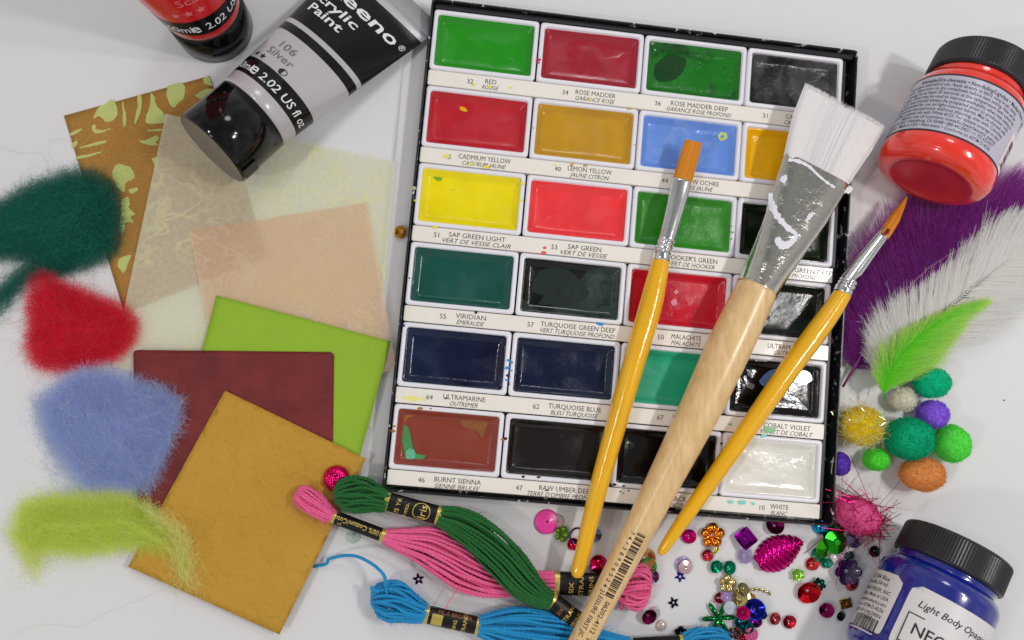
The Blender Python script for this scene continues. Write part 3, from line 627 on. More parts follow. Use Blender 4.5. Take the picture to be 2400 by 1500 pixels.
STUBE = paint_tube('silver and black acrylic paint tube with black cap lying on the tissue paper', (496, 352), 25.5 * mm, (905, -60), -math.radians(10.5), (172, 170, 175), 19.6 * mm, 26 * mm, 118 * mm, 29 * mm,
   [(33.5 * mm, 44 * mm, (14, 14, 16), 0), (66 * mm, 71 * mm, (14, 14, 16), 0), (74 * mm, 113 * mm, (13, 13, 16), 0)],
   [('60ml', 35.8 * mm, -21.5 * mm, 6.2 * mm, .01, WHITEINK, 0), ('e', 35.6 * mm, -10.2 * mm, 9.5 * mm, .02, WHITEINK, 0), ('2.02 US fl oz', 35.8 * mm, -4 * mm, 6.2 * mm, .012, WHITEINK, 0),
    ('106', 56 * mm, -11 * mm, 6.2 * mm, 0, GREYINK, 0), ('Silver', 50 * mm, -12.5 * mm, 6.2 * mm, 0, GREYINK, 0), ('*', 46.8 * mm, -15.5 * mm, 1.7 * mm, 0, INK, 0), ('*', 46.6 * mm, -11.2 * mm, 1.9 * mm, 0, INK, 0), ('half', 46.3 * mm, .8 * mm, 1.9 * mm, 0, INK, 0),
    ('Paint', 83 * mm, -15 * mm, 7.6 * mm, .03, WHITEINK, 0), ('Acrylic', 90.5 * mm, -19 * mm, 7.6 * mm, .03, WHITEINK, 0), ('Reeno', 99 * mm, -14 * mm, 10.5 * mm, .035, WHITEINK, 0), ('\u00ae', 101 * mm, 15 * mm, 5 * mm, 0, WHITEINK, 0)])
RTUBE = paint_tube('scarlet red acrylic paint tube standing upright on its black cap', (503, 63), 0.0, (432, 10), 0, (196, 28, 34), 19.0 * mm, 26 * mm, 118 * mm, 29 * mm,
   [(31.5 * mm, 41.5 * mm, (14, 14, 16), 0)],
   [('60ml', 34 * mm, -19.5 * mm, 6 * mm, .01, WHITEINK, 0), ('e', 33.8 * mm, -8.5 * mm, 8.5 * mm, .02, WHITEINK, 0), ('2.02 US fl. oz.', 34 * mm, -2 * mm, 5.8 * mm, .01, WHITEINK, 0),
    ('*', 47 * mm, -10.0 * mm, 2.1 * mm, 0, PINKINK, 0), ('*', 47 * mm, -5.0 * mm, 2.1 * mm, 0, PINKINK, 0), ('*', 47 * mm, .0 * mm, 2.1 * mm, 0, PINKINK, 0), ('half', 51 * mm, 10 * mm, 1.9 * mm, 0, WHITEINK, 0),
    ('Scarlet', 52 * mm, -7 * mm, 6.2 * mm, 0, PINKINK, 0), ('202', 59.5 * mm, -5 * mm, 6.4 * mm, 0, PINKINK, 0)], slot=True, face=(0.50, -0.866, 0))

# ------------------------------------------------------------------ jars
def paint_jar(label, Cpx, Cz, dirpx, tilt, paint_col, cloudy):
    A = at(*Cpx, Cz); B = at(*dirpx, Cz); d = B - A; d[2] = 0; d = unit(d); D = unit([d[0], d[1], math.tan(tilt)])
    root = thing('paint_jar', label, 'paint jar', np.r_[A[:2], 0], 'plastic paint jars lying on their sides')
    T = np.array([0, .6, 2, 4.5, 7.5, 9.5, 11, 43, 45.5, 48, 50, 51, 52.5, 54.5]) * mm
    Rr = np.array([20.5, 23.2, 25.6, 27.0, 27.5, 27.4, 27, 27, 26.6, 25.2, 22.8, 22.0, 22.8, 22.0]) * mm
    S = Surf(A, D, prof(T, Rr), prof(T, Rr))
    body_m = pm('jar_' + label.split()[0], paint_col, 0.22, coat=1.0, coat_rough=0.04, sss=0.2, vary=(30, .10), bump=(25, .0003))
    fine = sorted(set(list(T) + list(np.linspace(11 * mm, 43 * mm, 9)))); V, F = S.lathe(fine, 80, cap0=False)
    body = mesh('jar_body', V, F, body_m, root)
    e0 = []
    for k, z in ((1, 0), (.93, -.0003), (.88, .0002), (.84, .0012), (.55, .0016), (.2, .0014)):
        e0.append(np.array([S.A + (S.pt(0, p) - S.A) * k + S.D * z for p in np.linspace(0, 2 * math.pi, 80, endpoint=False)]))
    V, F = rings(e0); mesh('jar_base', V, [f[::-1] for f in F], pm('jar_base_' + label.split()[0], cloudy, 0.3, coat=.8, coat_rough=.15, vary=(60, .14), bump=(70, .0006)), body)
    # ribbed lid
    n = 220; ts = [53.2, 53.8, 54.6, 66.5, 67.6, 68.2, 68.4]; rs = [23.6, 24.3, 24.5, 24.3, 23.9, 22.9, 19]
    V = []
    for i, (t, r_) in enumerate(zip(ts, rs)):
        for j in range(n):
            ph = 2 * math.pi * j / n; rib = .00022 if (j % 2 and 2 <= i <= 3) else 0
            V.append(S.A + S.D * t * mm + (S.Rt * math.sin(ph) + S.U * math.cos(ph)) * (r_ * mm + rib - (.0001 if i in (2, 3) else 0)))
    F = []
    for i in range(len(ts) - 1):
        for j in range(n): F.append([i * n + j, (i + 1) * n + j, (i + 1) * n + (j + 1) % n, i * n + (j + 1) % n])
    F.append([j for j in range(n)]); F.append([(len(ts) - 1) * n + j for j in range(n)][::-1])
    mesh('lid', V, F, pm('lid_black', (30, 31, 34), 0.36, spec=.5, vary=(30, .2)), root, smooth=False)
    return root, S, body
jr, JS, jb = paint_jar('orange-red paint jar with black ribbed lid and grey printed label', (2176, 424), .0275, (2277, 224), 0.0, (226, 50, 34), (190, 44, 42))
labm = pm('jar_label_grey', (176, 174, 190), 0.4, coat=.3, coat_rough=.2)
V, F = JS.lathe(list(np.linspace(11.6 * mm, 42.6 * mm, 10)), 120, d=.00008, cap0=False, cap1=False); lb = mesh('label', V, F, labm, jb)
pr = []
for t in (11 * mm, 42.2 * mm): pr.append(JS.lathe([t, t + .9 * mm], 120, d=.00014, cap0=False, cap1=False))
lines = [('Washable/Dry-cleanable \u2022 Non-fading/Lightfast \u2022 Medium Body \u2022 Semi', 1, 1.55), ('Wash fabric well before use. Apply directly to fabric using brush, stamp,', 0, 0), ('print. Allow color to dry completely before heat setting. Heat set by', 0, 0),
 ('ironing for at least 30 seconds at the temperature best suited for', 0, 0), ('fabric. Dryer may be used to improve washability when heat setting is', 0, 0), ('used; tests should always be prepared prior to production runs.', 0, 0), ('Recommended for use on light-colored fabrics. May be thinned with', 0, 0),
 ('To increase transparency without thinning, mix with Colorless', 0, 0), ('Extender or pastels mix with White #123. For opaque coverage on dark', 0, 0), ('fabrics use of Lumiere metallic/pearlescent paints.', 0, 0), ('PRODUCTS, INC. \u2022 Healdsburg, CA 95448 \u2022 800.442.0455 / +1 707.433.9577', 0, 0), ('Fabric paint \u2022 Made in USA \u2022 Non-toxic \u2022 Conforms to ASTM D-4236', 0, 0)]
for i, (s, bold, _) in enumerate(lines):
    sz = 2.75 * mm if bold else 2.45 * mm; v2, f = text2d(s, sz, .018 if bold else .004); v2 = v2.copy()
    x1 = 27 * mm if bold else 15.5 * mm; wid = v2[:, 0].max(); w_t = min(wid, 58 * mm) * (1.12 if bold else 1.0); v2[:, 0] *= w_t / wid
    xs = -w_t + (x1 - (abs(i - 3) * .9 * mm if not bold else 0)) ; pr.append((JS.map(v2, (38.6 - 2.3 * i) * mm, xs, .00016), f))
V, F = join(pr); mesh('lettering', V, F, pm('label_print_dark', (40, 38, 48), .5), lb, smooth=False)
v, f = rect2d(0, 0, 10 * mm, 19 * mm, 8); V = JS.map(v, 11.9 * mm, 18.5 * mm, .00014); mesh('barcode_panel', V, f, pm('barcode_panel_pink', (222, 200, 205), .5), lb)
V2, F2 = barcode(0, 0, 14 * mm, 6.5 * mm, seed=9); q = np.c_[6.5 * mm - V2[:, 1] + 1 * mm, V2[:, 0]]; pq = [(JS.map(q, 14 * mm, 20 * mm, .00022), F2)]
t2, tf = text2d('7', 3 * mm); pq.append((JS.map(t2, 12.3 * mm, 19 * mm, .00022), tf)); t2, tf = text2d('103', 3.2 * mm); pq.append((JS.map(np.c_[-t2[:, 1], t2[:, 0]], 34 * mm, 24 * mm, .00022), tf))
V, F = join(pq); mesh('barcode', V, F, INK, lb, smooth=False)

br, BS, bb = paint_jar('dark blue paint jar with black ribbed lid and white labels, bottom right', (2106, 1581), .0285, (2207, 1383), -math.radians(3.5), (12, 26, 124), (16, 34, 130))
wl = pm('jar_label_white', (205, 202, 202), 0.4, coat=.3, coat_rough=.2)
def rlabel(x0, x1, t0, t1, rad, name='label'):
    b = dens(rrect(x0, t0, x1, t1, rad, 6), .0015); cx, cy = (x0 + x1) / 2, (t0 + t1) / 2; nx, ny = 26, 12
    # grid clipped to the rounded outline
    V = []; F = []
    for j in range(ny + 1):
        t = t0 + (t1 - t0) * j / ny; ins = 0
        dt = min(t - t0, t1 - t)
        if dt < rad: ins = rad - math.sqrt(max(0, rad ** 2 - (rad - dt) ** 2))
        for i in range(nx + 1): V.append((x0 + ins + (x1 - x0 - 2 * ins) * i / nx, t))
    for j in range(ny):
        for i in range(nx): q = j * (nx + 1) + i; F.append([q, q + 1, q + nx + 2, q + nx + 1])
    return mesh(name, BS.map(V, 0, 0, .00010), F, wl, bb)
la = rlabel(-57 * mm, -29.5 * mm, 8.5 * mm, 38.5 * mm, 4 * mm); lb2 = rlabel(-25.5 * mm, 27 * mm, 8 * mm, 38.5 * mm, 4 * mm)
pr = []
for i, (s, sz) in enumerate((('LC1584 Blue', 3.0), ('2.25 oz/66.54 ml', 3.0), ('RUPERT, GIBBON & SPIDER, INC.', 2.5), ('Healdsburg \u2022 Made in USA', 2.5), ('www.jacquardproducts.com', 2.5), ('Conforms to ASTM D-4236', 2.5), ('KEEP OUT OF REACH OF CHILDREN', 2.4))):
    t2, tf = text2d(s, sz * mm, .008, align='RIGHT'); pr.append((BS.map(t2, (34.3 - 2.85 * i - (0 if i < 2 else .4)) * mm, (-36.5 if i < 2 else -32.5) * mm, .0002), tf))
V2, F2 = barcode(0, 0, 22 * mm, 6 * mm, seed=5); 
t2, tf = text2d('05932', 3.1 * mm, 0); pr.append((BS.map(t2, 14.2 * mm, -44 * mm, .0002), tf))
V2, F2 = barcode(0, 0, 17 * mm, 6.2 * mm, seed=5); pr.append((BS.map(V2, 8.8 * mm + 1.8 * mm - 1 * mm, -49 * mm, .0002), F2))
V, F = join(pr); mesh('lettering', V, F, INK, la, smooth=False)
v, f = disc2d(0, 0, 13 * mm, 6 * mm, n=40)
cells = [(0, 0)]; V = [];F = []
gx_ = 16
for j in range(9):
    yy = -6 * mm + 12 * mm * j / 8; w_ = 12 * mm * math.sqrt(max(0, 1 - (yy / (6 * mm)) ** 2))
    for i in range(gx_ + 1): V.append((-w_ + 2 * w_ * i / gx_, yy))
for j in range(8):
    for i in range(gx_): q = j * (gx_ + 1) + i; F.append([q, q + 1, q + gx_ + 2, q + gx_ + 1])
mesh('logo_oval', BS.map(V, 15.5 * mm, 1 * mm, .00016), F, pm('teal_print', (24, 150, 170), .4), lb2)
pr = []
for (s, t, x, sz, bo, sh) in (('Light Body Opaque Acrylic', 29.6, -20.5, 4.4, .012, .25), ('NEOPAQUE', 17.5, -19, 7.2, .016, .0)):
    t2, tf = text2d(s, sz * mm, bo, sh); pr.append((BS.map(t2, t * mm, x * mm, .00024), tf))
for (x0, t0, x1, t1) in ((-14.6, 13, -14.1, 30), (-14.1, 29.5, -7.5, 30), (-14.1, 16.2, -7.5, 16.7)): v, f = rect2d((x0 - 8) * mm, (t0 - 4) * mm, (x1 - 8) * mm, (t1 - 4) * mm, 4); pr.append((BS.map(v, 0, 0, .0002), f))
v, f = disc2d(-3.4 * mm, 20.0 * mm, 2.6 * mm); pr.append((BS.map(v, 0, 0, .0003), f))
V, F = join(pr); mesh('lettering', V, F, INK, lb2, smooth=False)

# ================================================================== WOOL TUFTS
def polydist(poly, X):
    """signed distance (positive inside) in px for points X (n,2)"""
    P = np.asarray(poly, float); Q = np.roll(P, -1, axis=0); d = np.full(len(X), 1e9); ins = np.zeros(len(X), bool)
    for p, q in zip(P, Q):
        e = q - p; t = np.clip(((X - p) @ e) / (e @ e + 1e-9), 0, 1); d = np.minimum(d, np.linalg.norm(X - (p + t[:, None] * e), axis=1))
        c = ((p[1] > X[:, 1]) != (q[1] > X[:, 1])) & (X[:, 0] < (q[0] - p[0]) * (X[:, 1] - p[1]) / (q[1] - p[1] + 1e-12) + p[0]); ins ^= c
    return np.where(ins, d, -d)
Rt_at = None
def atv(X, z):
    """vectorised at(): X (...,2) px, z (...)"""
    x = (X[..., 0] - 1200) / FPX; y = (X[..., 1] - 750) / FPX
    d = np.stack([x, y, np.ones_like(x)], -1) @ R.T; k = (z - CAM[2]) / d[..., 2]; return CAM + d * k[..., None]
def tuft(label, outline, n, h, c, c2, flow, spread, length=150, core_in=46, zbase=0.0006, w=0.27, dmax=60, extra=None, core=True, curl=0.012, edge=12, dens_c=None, stray=70, zmin=.0006):
    O = spline(np.array(outline + outline[:1], float), len(outline) * 4)[:-1]; lo, hi = O.min(0) - edge, O.max(0) + edge
    X = rng.uniform(lo, hi, (n * 4, 2)); d = polydist(O, X); p = np.clip((d + edge) / (edge + 70), 0, 1) ** 1.7; 
    if dens_c is not None: p *= dens_c(X)
    p *= .55 + .45 * np.clip(.5 + 1.2 * np.sin(X[:, 0] * .045 + X[:, 1] * .03) * np.cos(X[:, 1] * .05 - X[:, 0] * .02), 0, 1); X = X[rng.uniform(0, 1, len(X)) < p][:n]; m = len(X); k = 12
    ang = np.radians(flow if np.isscalar(flow) else flow(X)) + rng.normal(0, spread * .75, m) + np.pi * (rng.uniform(0, 1, m) < .5)
    dX = polydist(O, X); g = np.c_[polydist(O, X + [2, 0]) - dX, polydist(O, X + [0, 2]) - dX]; ta = np.arctan2(g[:, 1], g[:, 0]) + np.pi / 2 + np.pi * (rng.uniform(0, 1, m) < .5)
    ang = np.where(rng.uniform(0, 95, m) > dX + 4, ta + rng.normal(0, .42, m), ang)
    cur = rng.normal(0, curl, m); cur2 = rng.normal(0, curl * 1.5, m); step = rng.uniform(.4, 1.3, m) * length / k * np.clip((dX + 26) / 85, .3, 1)
    P = np.zeros((m, k, 2)); P[:, 0] = X; a = ang.copy()
    for j in range(1, k):
        a = a + (cur + cur2 * math.sin(j * .9)) * step; P[:, j] = P[:, j - 1] + np.c_[np.cos(a), np.sin(a)] * step[:, None]
    P -= (P[:, k // 2] - X)[:, None, :] * .9
    dd = polydist(O, P.reshape(-1, 2)).reshape(m, k); pull = dd < -edge * .4
    dome = lambda q: h * np.clip(q / dmax, 0, 1) ** .75
    lay = rng.uniform(.75, 1.1, (m, 1)); Z = zbase + np.maximum(dome(dd) * lay, zmin) + rng.uniform(0, .0006, (m, 1)) + .0004 * np.sin(np.linspace(0, 5, k))[None] * rng.normal(0, 1, (m, 1))
    # shorten strands that leave the outline
    cut = np.cumsum(pull, axis=1) > rng.integers(0, 4, (m, 1))
    for j in range(1, k): P[:, j] = np.where(cut[:, j:j + 1], P[:, j - 1], P[:, j]); Z[:, j] = np.where(cut[:, j], Z[:, j - 1], Z[:, j])
    W = atv(P, np.maximum(Z, .0004)); W += rng.normal(0, 1e-6, W.shape)
    cc = np.where(rng.uniform(0, 1, (m, 1)) < .3, vcol(c2, m, .04, .10), vcol(c, m, .03, .08))
    L = [ribbons(W, np.full((m, k), px(w)) * rng.uniform(.6, 1.3, (m, 1)), cc, 1.0)]
    # long loose hairs curling over the surface
    ms = stray
    if ms:
        Y = rng.uniform(lo - 10, hi + 10, (ms * 4, 2)); dy = polydist(O, Y); Y = Y[dy > -26][:ms]; ms = len(Y); k2 = 22; Q = np.zeros((ms, k2, 2)); Q[:, 0] = Y; a = rng.uniform(0, 6.28, ms); cu = rng.normal(0, .035, ms)
        for j in range(1, k2): cu = cu + rng.normal(0, .006, ms); a = a + cu * 5; Q[:, j] = Q[:, j - 1] + np.c_[np.cos(a), np.sin(a)] * 5
        dq = polydist(O, Q.reshape(-1, 2)).reshape(ms, k2); Zq = zbase + dome(dq) * 1.08 + .0008
        L.append(ribbons(atv(Q, Zq), np.full((ms, k2), px(.3)), vcol(c2, ms, .05, .25, 2.2), .3))
    if extra is not None: L += extra
    if core:
        gx = np.arange(lo[0], hi[0], 7); gy = np.arange(lo[1], hi[1], 7); G = np.stack(np.meshgrid(gx, gy), -1); dg = polydist(O, G.reshape(-1, 2)).reshape(G.shape[:2]); dg = dg - 14 * (1 + np.sin(G[..., 0] * .06 + G[..., 1] * .04) * np.cos(G[..., 1] * .07))
        if dens_c is not None: dg = np.where(dens_c(G.reshape(-1, 2)).reshape(dg.shape) > .6, dg, -9)
        z = zbase + dome(dg - core_in) * .8 * (1 + .06 * np.sin(G[..., 0] * .09) * np.cos(G[..., 1] * .11)); VV = atv(G, z).reshape(-1, 3); F = []
        ny, nx = dg.shape
        for j in range(ny - 1):
            for i in range(nx - 1):
                if min(dg[j, i], dg[j, i + 1], dg[j + 1, i], dg[j + 1, i + 1]) > core_in: q = j * nx + i; F.append([q + nx, q + nx + 1, q + 1, q])
        L.append((VV, np.array(F), np.tile(alb(c, 1.9), (len(VV), 1))))
    V, F, C = joinq(L); cen = at(*O.mean(0), 0)
    return solo('wool_tuft', label, 'wool tuft', V, F, WOOL, cen, group='tufts of felting wool', col=C)
def wisp(a, b, c3, n, wdt, c, z=.0015, w=.4, length=60):
    """loose fibres spread around a path a-b-c"""
    B = spline(np.array([a, b, c3], float), 40); t = rng.uniform(0, 39, n).astype(int); k = 10; T = np.gradient(B, axis=0); a_ = np.arctan2(T[t, 1], T[t, 0]) + rng.normal(0, .35, n)
    P = np.zeros((n, k, 2)); P[:, 0] = B[t] + rng.normal(0, 1, (n, 2)) * (wdt * (.4 + .6 * (t / 39))[:, None]); cu = rng.normal(0, .012, n)
    for j in range(1, k): a_ = a_ + cu * length / k * 1.5; P[:, j] = P[:, j - 1] + np.c_[np.cos(a_), np.sin(a_)] * length / k
    P -= (P[:, k // 2] - P[:, 0])[:, None, :]
    Z = np.abs(rng.normal(z, z * .5, (n, 1))) + .0004 + np.zeros((n, k)); return ribbons(atv(P, Z), np.full((n, k), px(w)), vcol(c, n, .05, .15), 1.0)
tuft('dark green felting wool tuft at the left edge, over the brown sheet',
     [(-60, 480), (0, 466), (50, 437), (100, 415), (150, 400), (200, 396), (250, 414), (276, 450), (283, 500), (282, 550), (266, 602), (217, 628), (133, 640), (60, 615), (0, 612), (-60, 610)],
     19000, .017, (20, 82, 72), (40, 110, 96), -22, .45, extra=[wisp((150, 625), (50, 650), (-30, 735), 1500, 16, (30, 88, 78))], dmax=110)
tuft('red felting wool tuft above the blue tuft', [(93, 633), (117, 640), (160, 663), (233, 693), (300, 720), (327, 758), (321, 790), (300, 817), (267, 847), (217, 856), (150, 872), (93, 867), (63, 838), (55, 807), (66, 767), (62, 733), (60, 700), (70, 653)],
     18000, .013, (200, 28, 54), (222, 70, 92), 25, .7, zmin=.0026, dmax=100)
tuft('pale blue felting wool tuft between the red and lime tufts', [(108, 912), (173, 867), (243, 859), (303, 880), (373, 900), (425, 932), (433, 963), (416, 1015), (390, 1067), (364, 1140), (338, 1158), (260, 1149), (186, 1140), (160, 1093), (128, 1041), (98, 989), (90, 945)],
     18000, .013, (148, 164, 206), (186, 197, 222), 55, .6, zmin=.0046, dmax=110, extra=[wisp((100, 950), (150, 1060), (230, 1140), 1300, 34, (176, 188, 216))], core_in=62)
tuft('lime green felting wool tuft trailing onto the mustard card', [(26, 1218), (56, 1171), (130, 1157), (217, 1153), (303, 1155), (347, 1182), (390, 1231), (433, 1280), (446, 1330), (430, 1375), (412, 1362), (405, 1322), (347, 1301), (303, 1292), (182, 1312), (130, 1300), (95, 1318), (88, 1355), (72, 1331), (38, 1292), (17, 1258)],
     17000, .012, (184, 200, 84), (212, 220, 136), 12, .55, zmin=.0050, dmax=85, core_in=62, extra=[wisp((60, 1200), (60, 1270), (85, 1350), 400, 16, (205, 216, 130)), wisp((340, 1190), (420, 1260), (440, 1375), 700, 20, (205, 214, 130), z=.007)])
# stray hairs on the table
def hair(label, pts, c, w=.55, z=.0006, name='stray_hair'):
    P = spline(np.array(pts, float), 60)[None]; P = P + np.cumsum(rng.normal(0, .25, P.shape), axis=1)
    V, F, C = ribbons(atv(P, np.full(P.shape[:2], z)), np.full(P.shape[:2], px(w)), vcol(c, 1, 0, 0), .1)
    return solo(name, label, 'hair', V, F, FIB, at(*pts[len(pts) // 2], 0), col=C)
hair('long fine wavy hair lying on the table below the mustard card', [(30, 1490), (70, 1470), (120, 1463), (190, 1468), (240, 1440), (300, 1415), (340, 1400), (365, 1385), (385, 1383)], (160, 155, 150), .3)
hair('fine green hair on the table above the dark green tuft', [(0, 345), (45, 360), (90, 360), (112, 385), (115, 400)], (150, 160, 150), .4)
hair('thin red stray thread crossing the blue and pink skeins', [(1118, 1338), (1088, 1362), (1062, 1400), (1043, 1438)], (196, 70, 100), .9, .009, 'stray_thread')

# ================================================================== POMPOMS
def pom(label, cx, cy, rx, ry, c, n=2600, fuzz=.12, L=7, ang=0, z0=0.0, seed_c2=None, wpx=.55, flat=1.0):
    rm = (rx + ry) / 2; zc = px(rm) * flat + z0; C0 = at(cx, cy, zc); r3 = np.array([px(rx, zc), px(ry, zc), px(rm, zc) * flat])
    ca, sa = math.cos(math.radians(ang)), math.sin(math.radians(ang)); M = np.array([[ca, -sa, 0], [sa, ca, 0], [0, 0, 1.0]])
    u = rng.normal(0, 1, (n, 3)); u /= np.linalg.norm(u, axis=1)[:, None]; k = 5
    lump = 1 + .035 * np.sin(u[:, 0] * 5 + cx) * np.cos(u[:, 1] * 6) + .03 * np.sin(u[:, 2] * 7 + cy)
    tang = rng.normal(0, 1, (n, 3)); tang -= (tang * u).sum(1)[:, None] * u; P = np.zeros((n, k, 3)); ln = px(L) * rng.uniform(.5, 1.3, n)
    for j in range(k):
        t = j / (k - 1); P[:, j] = (u * r3 * lump[:, None]) * (.94 + (.04 + fuzz * rng.uniform(0, 1, n)[:, None] * .5) * t if j == k - 1 else (.94 + .05 * t)) + tang * (ln * (t - .5 * t * t))[:, None]
    P = P @ M.T + C0; P[..., 2] = np.maximum(P[..., 2], z0 + .0002)
    V, F, C = ribbons(P, np.full((n, k), px(wpx)), vcol(c, n, .03, .14), 3)
    nu, nv = 28, 18; VV = []
    for j in range(nv + 1):
        for i in range(nu):
            p, q = math.pi * j / nv, 2 * math.pi * i / nu; w = np.array([math.sin(p) * math.cos(q), math.sin(p) * math.sin(q), math.cos(p)]); lu = 1 + .035 * math.sin(w[0] * 5 + cx) * math.cos(w[1] * 6) + .03 * math.sin(w[2] * 7 + cy)
            VV.append(M @ (w * r3 * .955 * lu) + C0)
    FF = [[j * nu + i, (j + 1) * nu + i, (j + 1) * nu + (i + 1) % nu, j * nu + (i + 1) % nu] for j in range(nv) for i in range(nu)]
    V, F, C = joinq([(V, F, C), (np.array(VV), np.array(FF), np.tile(alb(c, 2.1), (len(VV), 1)))])
    o = solo('pompom', label, 'pompom', V, F, FIB, np.r_[C0[:2], 0], group='craft pompoms beside the tin', col=C); return o, C0, r3, M
pom('dark green pompom touching the green feather, uppermost of the pompoms', 2184, 897, 43, 38, (10, 146, 108), z0=.001)
pom('small cream white pompom partly under the feather quills', 2116, 936, 30, 28, (214, 210, 196), fuzz=.3)
pom('purple pompom with white fibres on one side', 2186, 972, 37, 35, (116, 80, 176), ang=30)
pom('largest dark green pompom in the middle of the cluster', 2131, 1028, 57, 51, (6, 130, 92), n=3600)
pom('bright green pompom at the right of the large dark green one', 2231, 1040, 41, 45, (90, 206, 78), n=3000)
pom('smallest bright green pompom above the orange one', 2054, 1077, 31, 27, (90, 206, 66))
pom('orange pompom at the bottom of the cluster', 2162, 1112, 53, 40, (252, 172, 100), n=3200)
pom('small purple pompom half hidden behind the right rim of the tin', 1968, 1087, 24, 27, (92, 58, 154))
MYL = pm('iridescent_mylar', (210, 225, 150), 0.18, 0.7, alpha=.9); 
o, C0, r3, M = pom('yellow pompom with sparkling iridescent fibres', 2018, 998, 48, 45, (252, 222, 36), fuzz=.25, n=3000)
def tinsel(parent, C0, r3, M, n, l0, l1, wpx, mat, c, bias=None, name='tinsel', bend=.35):
    u = rng.normal(0, 1, (n, 3)); 
    if bias is not None: u += bias(n)
    u /= np.linalg.norm(u, axis=1)[:, None]; k = 5; tang = rng.normal(0, 1, (n, 3)); tang -= (tang * u).sum(1)[:, None] * u; l = rng.uniform(l0, l1, n)
    P = np.zeros((n, k, 3))
    for j in range(k): t = j / (k - 1); P[:, j] = u * r3 * (.9 + (l[:, None] - .9) * t) + tang * (bend * np.mean(r3) * t * t)
    P = P @ M.T + C0; P[..., 2] = np.maximum(P[..., 2], .0006); V, F, C = ribbons(P, np.full((n, k), px(wpx)) * rng.uniform(.6, 1.2, (n, 1)), vcol(c, n, .1, .2), 2)
    return mesh(name, V, F, mat, parent, col=C)
tinsel(o, C0, r3, M, 500, 1.1, 1.4, .3, FIB, (214, 208, 160), name='white_fibres'); tinsel(o, C0, r3, M, 130, 1.0, 1.3, .9, MYL, (220, 220, 120))
MAG = pm('magenta_tinsel', (168, 22, 84), 0.22, 0.9)
o, C0, r3, M = pom('hot pink oval pompom bristling with magenta tinsel by the tin corner', 2010, 1208, 58, 43, (238, 100, 164), ang=-28, n=3000)
tinsel(o, C0, r3, M, 200, 1.0, 1.15, .7, MAG, (150, 20, 70), bend=1.0); tinsel(o, C0, r3, M, 70, 1.1, 1.3, .4, MAG, (150, 20, 70), bias=lambda n: np.tile([-1.6, .9, .2], (n, 1)), bend=.5, name='tinsel')
tinsel(o, C0, r3, M, 90, 1.05, 1.3, .8, MAG, (150, 20, 70), bias=lambda n: np.tile([1.7, -.6, .2], (n, 1)), bend=.4, name='tinsel')

